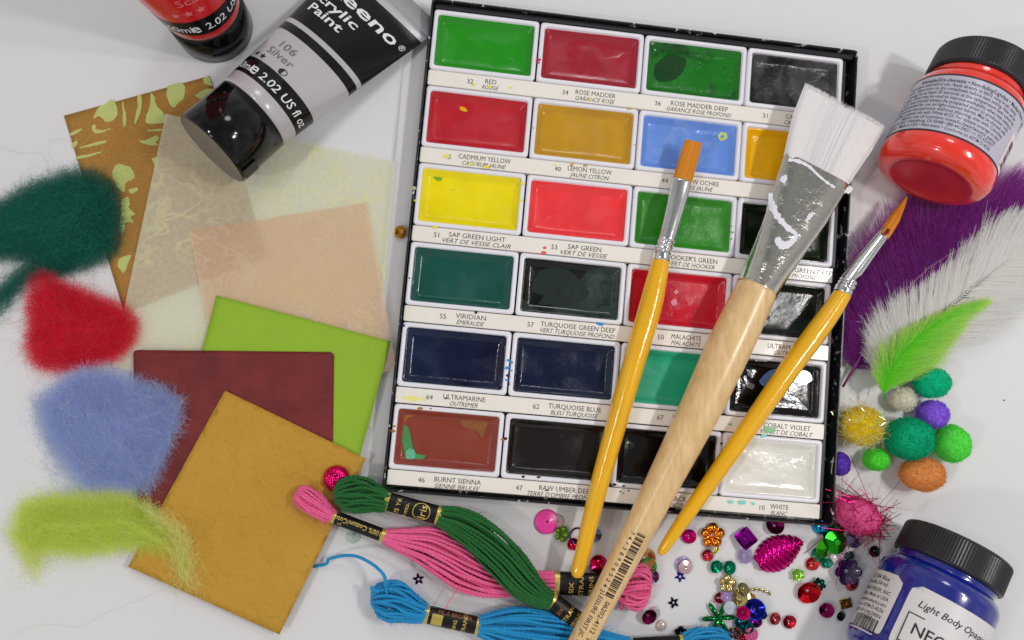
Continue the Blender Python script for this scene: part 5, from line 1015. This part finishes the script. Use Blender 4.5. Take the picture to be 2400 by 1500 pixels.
SEQ = [
 ('sequin', 'flat hot pink disc sequin, leftmost below the tin', 1281, 1222, 28, 'cone', 'plain', (240, 60, 160), .0),
 ('sequin', 'faint clear sequin showing behind the flat hot pink disc', 1306, 1222, 16, 'disc', 'clear', (220, 200, 205), .0),
 ('flower_sequin', 'olive green flower sequin with dark centre beside the pink disc', 1317, 1251, 19, 'flower', 'film', (104, 150, 30), .0012),
 ('ring_sequin', 'dark violet open ring half under the left yellow handle', 1354, 1256, 20, 'ring', 'foil', (70, 50, 110), .001),
 ('sequin', 'small red cup sequin touching the dark violet ring', 1343, 1274, 14, 'cup', 'foil', (176, 20, 50), .0),
 ('sequin', 'blue-grey cup sequin peeking out right of the left yellow handle', 1393, 1253, 15, 'cup', 'foil', (90, 100, 150), .0),
 ('sequin', 'shiny crimson sequin between the handle ends and the pink skein band', 1402, 1321, 21, 'cupf', 'foil', (196, 16, 70), .0),
 ('ring_sequin', 'gold ring sequin behind the wooden handle', 1511, 1306, 23, 'cup', 'foil', (190, 150, 90), .0),
 ('sequin', 'bright green cup sequin under the gold ring', 1520, 1326, 17, 'cup', 'film', (30, 160, 50), .0),
 ('sequin', 'lilac blue cup sequin right of the pink skein loop', 1527, 1349, 16, 'cup', 'foil', (120, 110, 160), .0),
 ('sequin', 'bright magenta cup sequin left of the orange flower', 1613, 1255, 17, 'cup', 'foil', (200, 10, 110), .0),
 ('flower_sequin', 'shiny orange flower sequin with round petals', 1669, 1254, 30, 'flower', 'foil', (226, 132, 40), .0006),
 ('sequin', 'thin yellow-gold sequin standing below the orange flower', 1672, 1286, 14, 'cupf', 'foil', (214, 190, 40), .0015),
 ('sequin', 'rose red cup sequin just under the orange flower', 1657, 1300, 13.5, 'cup', 'foil', (196, 50, 70), .0),
 ('sequin', 'lavender disc sequin above the blue star', 1600, 1323, 19, 'disc', 'clear', (176, 160, 206), .0),
 ('sequin', 'pale pink disc sequin stacked on the lavender one', 1606, 1328, 16, 'disc', 'film', (216, 182, 184), .0012),
 ('star_sequin', 'small blue star below the lavender and pink discs', 1594, 1351, 14, 'star', 'foil', (34, 30, 140), .0),
 ('sequin', 'emerald green sequin, left one of a touching pair', 1675, 1326, 15, 'cupf', 'foil', (6, 134, 96), .0),
 ('sequin', 'emerald green sequin, right one of a touching pair', 1706, 1329, 16, 'cup', 'foil', (6, 140, 100), .0),
 ('square_sequin', 'purple square sequin with raised edges', 1744, 1262, 27, 'square', 'foil', (146, 16, 150), .0008),
 ('sequin', 'pale lilac faceted sequin under the purple square', 1744, 1301, 18, 'cup', 'clear', (158, 148, 190), .0),
 ('sequin', 'dark magenta sequin touching the bottom rim of the tin', 1813, 1231, 21, 'cup', 'foil', (120, 14, 80), .0),
 ('sequin', 'turquoise sliver of a sequin under the tin corner', 1918, 1234, 19, 'cupf', 'foil', (20, 150, 200), .0),
 ('sequin', 'dark emerald sequin under the tin corner', 1944, 1248, 22, 'cup', 'foil', (4, 90, 70), .0012),
 ('sequin', 'teal sequin at the bottom left of the bright green pair', 1916, 1300, 17, 'cupf', 'film', (0, 120, 90), .0),
 ('sequin', 'bright green faceted bead sequin, lower left of the pair', 1927, 1283, 24, 'facet', 'foil', (56, 170, 30), .0016),
 ('sequin', 'bright green faceted bead sequin, upper right of the pair', 1956, 1270, 27, 'facet', 'foil', (40, 176, 36), .0034),
 ('sequin', 'small teal sequin left of the pearl', 1935, 1317, 13, 'cupf', 'film', (0, 120, 96), .0),
 ('sequin', 'iridescent pinkish clear sequin above the purple flower', 1972, 1297, 15, 'cup', 'clear', (216, 190, 214), .0008),
 ('bead', 'small pearly white bead left of the purple flower', 1954, 1307, 13, 'bead', 'plain', (205, 200, 198), .0),
 ('sequin', 'dark green leaf-like sequin above the purple flower', 1989, 1304, 13, 'cupf', 'plain', (8, 44, 36), .001),
 ('flower_sequin', 'very dark purple flower sequin beside the blue jar label', 1982, 1338, 32, 'flower6', 'plain', (42, 14, 66), .001),
 ('sequin', 'dark red sequin tucked under the purple flower', 1995, 1369, 16, 'cupf', 'film', (150, 20, 26), .0),
 ('sequin', 'glinting red cup sequin between the leaf and the teal sequins', 1902, 1320, 15, 'cup', 'foil', (222, 60, 60), .0),
 ('flower_sequin', 'small lime green flower sequin on top of the red disc edge', 1868, 1345, 15, 'flower6', 'film', (120, 190, 30), .001),
 ('sequin', 'large red disc sequin with white hole', 1891, 1383, 27, 'cup', 'foil', (176, 12, 26), .0),
 ('flower_sequin', 'dark green flower sequin at the right of the large red disc', 1918, 1369, 15, 'flower6', 'foil', (6, 60, 40), .0014),
 ('sequin', 'dark magenta cup sequin by itself left of the blue jar', 1935, 1428, 17, 'cup', 'foil', (120, 14, 74), .0),
 ('sequin', 'gold wedge shaped sequin against the blue jar', 1981, 1414, 20, 'wedge', 'holo', (176, 130, 50), .0008),
 ('sequin', 'small dark green sequin below the gold wedge', 1967, 1442, 11, 'cupf', 'foil', (6, 50, 40), .0),
 ('sequin', 'black-green cup sequin alone under the pink pompom', 2047, 1291, 13, 'cup', 'foil', (6, 40, 30), .0),
 ('sequin', 'silvery blue faceted sequin under the pink pompom', 2000, 1264, 19, 'facet', 'foil', (120, 140, 190), .0),
 ('bead', 'dark red bead between the tin corner and the pink pompom', 1967, 1240, 13, 'bead', 'foil', (140, 10, 24), .0),
 ('flower_sequin', 'pale gold flower sequin at the top of the pile', 1704, 1367, 22, 'flower', 'foil', (196, 176, 112), .0016),
 ('sequin', 'pale gold cup sequin below the gold flower', 1731, 1398, 19, 'cup', 'foil', (200, 186, 116), .0010),
 ('sequin', 'dark-faced gold sequin right of the gold flower', 1738, 1381, 15, 'cup', 'foil', (150, 140, 96), .0034),
 ('sequin', 'pale gold crumpled sequin above the navy sequin', 1757, 1405, 16, 'facet', 'foil', (206, 188, 120), .0),
 ('sequin', 'dark red sliver of a sequin under the lavender one in the pile', 1684, 1401, 12, 'cupf', 'foil', (140, 12, 40), .0),
 ('sequin', 'lavender cup sequin in the pile', 1701, 1395, 16, 'cup', 'clear', (180, 150, 206), .0012),
 ('sequin', 'clear icy sequin overlapping the palm leaf', 1710, 1424, 15, 'disc', 'clear', (206, 216, 226), .0040),
 ('ring_sequin', 'faint clear ring left of the lavender sequin in the pile', 1681, 1417, 19, 'ring', 'clear', (216, 210, 205), .0),
 ('palm_sequin', 'green palm leaf shaped sequin with six lobes', 1683, 1448, 40, 'palm', 'foil', (6, 116, 52), .0014),
 ('hex_sequin', 'bright magenta sequin with a blue glint on top of the pile', 1740, 1435, 19, 'hex', 'foil', (196, 14, 96), .0052),
 ('sequin', 'navy blue sequin beside the magenta hexagon', 1766, 1427, 24, 'cupf', 'foil', (16, 20, 110), .0026),
 ('sequin', 'teal sequin peeking out right of the navy one', 1784, 1437, 12, 'cup', 'foil', (10, 134, 110), .0),
 ('sequin', 'violet sequin below the navy one', 1769, 1453, 15, 'cupf', 'foil', (116, 20, 120), .0),
 ('sequin', 'teal blue sequin under the magenta hexagon', 1737, 1456, 17, 'cup', 'foil', (10, 110, 130), .0),
 ('sequin', 'dark emerald sequin at the bottom of the pile', 1750, 1468, 15, 'cup', 'foil', (6, 70, 60), .0012),
 ('flower_sequin', 'brown flower sequin near the bottom edge', 1722, 1482, 17, 'flower', 'foil', (92, 50, 34), .0008),
 ('sequin', 'soft pink disc sequin near the bottom edge', 1760, 1487, 16, 'disc', 'film', (226, 90, 150), .0016),
 ('sequin', 'crimson sequin half under the soft pink disc', 1747, 1498, 15, 'cupf', 'foil', (140, 16, 44), .0),
 ('sequin', 'dusty red cup sequin, left of two beside the pile', 1813, 1448, 14, 'cup', 'foil', (170, 60, 66), .0),
 ('sequin', 'deep red cup sequin, right of two beside the pile', 1848, 1455, 15.5, 'cup', 'foil', (150, 26, 40), .0),
 ('sequin', 'dark wine red cup sequin with a white hole near the black star', 1518, 1442, 18, 'cup', 'foil', (104, 14, 60), .0010),
 ('sequin', 'clear disc added as the shadow ring of the wine red cup', 1532, 1437, 15, 'disc', 'clear', (200, 195, 200), .0),  # greyish disc added to draw the shadow ring beside the wine red sequin
 ('bead', 'clear champagne bead with a bright glint', 1549, 1465, 13, 'bead', 'clear', (214, 196, 190), .0),
 ('flower_sequin', 'black flower sequin against the right loop of blue floss', 1595, 1482, 15, 'flower', 'foil', (18, 18, 18), .0006),
 ('star_sequin', 'small black star right of the pink skein loop', 1578, 1412, 14, 'star', 'foil', (24, 22, 44), .0),
 ('star_sequin', 'small dark purple star between the pink and blue skeins', 981, 1357, 14, 'star', 'foil', (82, 24, 60), .0),
 ('bead', 'large sparkling pink bead by the green skein end', 789, 1121, 29, 'bead', 'holo', (206, 20, 96), .0054),
 ('bead', 'clear green-tinted iridescent bead under the pink skein band', 828, 1258, 15, 'facet', 'clear', (196, 214, 200), .0),
 ('sequin', 'gold cup sequin half under the left side of the tin', 940, 545, 15, 'cup', 'foil', (160, 112, 40), .0),
 ('sequin', 'navy blue sequin almost hidden under the green skein band', 1278, 1441, 16, 'cup', 'foil', (24, 20, 60), .0)]
for i, (nm, lab, x, y, r, kd, mk, c, z) in enumerate(SEQ):
    big = kd in ('disc', 'cone', 'bead', 'star', 'palm'); tl = (rng.normal(0, 3 if big else 9), rng.normal(0, 3 if big else 9))
    if 'standing' in lab: tl = (55, 40)
    sequin(nm, lab, x, y, r, kd, mk, c, z, tl, rng.uniform(0, 90) if kd not in ('palm', 'star') else rng.uniform(0, 30), flip=(kd == 'cupf' and i % 2 == 0))
# big magenta leaf sequin
def leaf():
    ax = np.array([(1772, 1322), (1874, 1266)], float); L = np.linalg.norm(ax[1] - ax[0]) ; d = (ax[1] - ax[0]) / L; nn = np.array([-d[1], d[0]]); nu, nv = 60, 24; V = []
    for i in range(nu + 1):
        t = i / nu; w = 46 * (math.sin(math.pi * min(1, t * .93 + .045)) ** .62) * (1 - .25 * t) + 2.0 * math.sin(t * 60)
        for j in range(nv + 1):
            v = -1 + 2 * j / nv; p = ax[0] + d * (t * L) + nn * (v * w); rid = math.sin((t * 9.5 - abs(v) * 1.5) * 2 * math.pi)
            V.append(at(p[0], p[1], 0) + np.array([0, 0, .0010 + .0008 * rid * min(1, 1.6 - abs(v)) + .003 * (1 - v * v) - .0012 * abs(v < .08) * 0]))
    V = np.array(V); F = [[i * (nv + 1) + j, i * (nv + 1) + j + 1, (i + 1) * (nv + 1) + j + 1, (i + 1) * (nv + 1) + j] for i in range(nu) for j in range(nv)]
    solo('leaf_sequin', 'large shiny magenta leaf sequin with raised veins', 'sequin', V, F, pm('leaf_foil', (206, 16, 130), .15, .92), at(1822, 1290, 0), group='loose sequins and beads')
leaf()
q = [(1754 + 52 * t, 1387 - 7 * math.sin(math.pi * t) * 1 + 8 * t - 4.0 * abs(math.sin(math.pi * 4 * t))) for t in np.linspace(0, 1, 50)]
V, F = loft(atv(np.array(q), np.full(50, .0012)), px(2.2), px(1.6), 8); solo('wavy_sequin', 'thin wavy gold metal squiggle right of the pile', 'sequin', V, F, sm_mat('foil', (170, 150, 90)), at(1779, 1388, 0), group='loose sequins and beads')
V, F = disc2d(0, 0, px(1.8)); V = np.c_[V[:, 0], V[:, 1], np.full(len(V), .0004)] + at(2352, 938, 0); solo('speck', 'tiny black speck alone on the white table at right', 'speck', V, F, INK, at(2352, 938, 0))
# scraps of paint on pans and strips
def dab(label_parent, c, pts, z, name='paint_smudge'):
    s = spline(np.array(pts + pts[:1], float), len(pts) * 4)[:-1]; s = s + rng.normal(0, .5, s.shape); V = [at(p[0], p[1], z) for p in s]
    return mesh(name, V, tess(s), pm('smudge', c, .14, coat=.5, vary=(200, .15), bump=(90, .0003)), label_parent)
def dabs(parent, c, spots, z):
    V, F = [], []
    for (x, y, r) in spots:
        n = 12; o = len(V); rr = smoothnoise(n, 5, .25); a = rng.uniform(0, 3)
        for i in range(n): t = 2 * math.pi * i / n; V.append(at(x + r * (1 + rr[i]) * math.cos(t) * 1.4, y + r * (1 + rr[i]) * math.sin(t) * .8, z))
        V.append(at(x, y, z + .0001)); F += [[o + (i + 1) % n, o + i, o + n] for i in range(n)]
    return mesh('paint_smudge', V, F, pm('smudge', c, .4), parent)
dab(pans[1][0], (240, 180, 20), [(1077, 249), (1088, 252), (1096, 258), (1092, 262), (1080, 258)], ZR - .0041)
strips = [o for o in COL.objects if o.name.startswith('label_strip')]
dabs(strips[0], (232, 210, 90), [(1110, 199, 3), (1148, 203, 4), (1196, 205, 3), (1384, 233, 3), (1420, 240, 2)], ZR - .00025)
dabs(strips[1], (232, 222, 110), [(1046, 366, 7), (1112, 383, 3), (1300, 386, 3), (1253, 397, 2)], ZR - .00030)
dabs(strips[2], (222, 84, 70), [(1277, 581, 4), (1275, 592, 4), (1271, 596, 3)], ZR - .00025)
dabs(strips[3], (30, 130, 190), [(1404, 757, 5), (1411, 760, 4)], ZR - .00025); dabs(strips[3], (196, 196, 40), [(1422, 774, 3)], ZR - .00025)
dabs(strips[4], (226, 220, 130), [(950, 932, 6), (970, 934, 7), (990, 936, 6)], ZR - .00032); dabs(strips[4], (120, 180, 130), [(1806, 1006, 9), (1712, 995, 3)], ZR - .00025)
dabs(strips[5], (30, 28, 28), [(1282, 1149, 3), (1454, 1152, 2), (1461, 1156, 1.5), (1473, 1150, 2)], ZR - .00025)
def pan_smudge(r, c, col, spots, z=.0001): dabs(pans[r][c], col, spots, ZR + z)
pan_smudge(5, 0, (160, 110, 40), [(921, 1010, 4), (923, 1000, 3), (1178, 1030, 3), (985, 957, 4), (1010, 958, 3)])
pan_smudge(4, 0, (20, 30, 90), [(945, 762, 3), (1190, 880, 4), (1192, 900, 3), (1045, 933, 3)]); pan_smudge(4, 0, (40, 140, 210), [(1190, 862, 4), (1192, 845, 3), (1188, 890, 3)])
pan_smudge(4, 1, (40, 140, 210), [(1197, 868, 3), (1199, 850, 3)]); pan_smudge(3, 0, (16, 40, 60), [(960, 652, 2), (1115, 732, 3)])
pan_smudge(2, 0, (226, 214, 40), [(970, 440, 4), (972, 470, 3), (1020, 532, 4), (1140, 391, 5), (1226, 430, 4), (1224, 470, 3), (1100, 386, 4)])
pan_smudge(1, 1, (196, 146, 40), [(1250, 300, 2), (1340, 386, 3), (1372, 388, 3), (1474, 255, 3), (1489, 340, 2)]); pan_smudge(0, 1, (178, 40, 60), [(1263, 140, 4), (1261, 146, 3)])
pan_smudge(2, 2, (90, 160, 70), [(1716, 545, 3), (1714, 560, 3), (1715, 530, 2), (1620, 604, 2)]); pan_smudge(5, 3, (120, 200, 190), [(1712, 1176, 5), (1740, 1178, 6), (1765, 1180, 4), (1790, 1023, 6)])
pan_smudge(5, 1, (26, 24, 24), [(1184, 1028, 4), (1226, 1117, 3), (1262, 1119, 4)]); pan_smudge(5, 2, (16, 16, 16), [(1440, 1136, 4), (1460, 1139, 3), (1690, 1040, 3)])
# coloured blobs lying in the paints
dab(pans[5][0], (70, 140, 84), [(930, 998), (944, 994), (958, 1005), (966, 1040), (975, 1062), (996, 1068), (985, 1078), (960, 1078), (948, 1064), (944, 1035), (930, 1028)], ZR - .0041)
dab(pans[5][0], (96, 178, 140), [(951, 1056), (962, 1050), (972, 1058), (972, 1074), (958, 1077), (950, 1068)], ZR - .0039)
dab(pans[5][0], (156, 100, 40), [(935, 985), (946, 970), (968, 966), (976, 972), (955, 980), (944, 996)], ZR - .0041)
dab(pans[5][0], (134, 84, 46), [(1075, 975), (1110, 970), (1144, 984), (1140, 1000), (1130, 1028), (1118, 1010), (1085, 1000)], ZR - .0041)
dab(pans[3][1], (28, 40, 36), [(1262, 635), (1290, 628), (1330, 632), (1362, 660), (1380, 690), (1340, 712), (1290, 714), (1262, 712), (1272, 692), (1246, 684), (1250, 660)], ZR - .0041)
dab(pans[0][2], (12, 60, 22), [(1536, 152), (1552, 136), (1582, 130), (1608, 140), (1600, 168), (1575, 188), (1545, 190), (1534, 172)], ZR - .0041)
dab(pans[4][3], (84, 112, 164), [(1788, 880), (1810, 866), (1850, 866), (1895, 872), (1900, 895), (1860, 905), (1800, 908), (1780, 896)], ZR - .0040)
dab(pans[4][3], (120, 122, 124), [(1742, 882), (1750, 880), (1754, 894), (1768, 902), (1764, 912), (1750, 906)], ZR - .0040)
dab(pans[3][2], (222, 130, 150), [(1578, 684), (1586, 678), (1590, 686), (1583, 690)], ZR - .0040); dab(pans[3][2], (226, 140, 160), [(1572, 706), (1582, 700), (1588, 712), (1576, 716)], ZR - .0040)
dab(pans[1][2], (190, 200, 120), [(1682, 318), (1690, 310), (1702, 312), (1704, 324), (1692, 330), (1684, 326)], ZR - .0041); dab(pans[1][2], (120, 156, 206), [(1688, 319), (1694, 315), (1698, 320), (1692, 324)], ZR - .0039)
dab(pans[2][0], (120, 170, 40), [(1012, 408), (1024, 406), (1036, 416), (1030, 424), (1018, 418)], ZR - .0041)
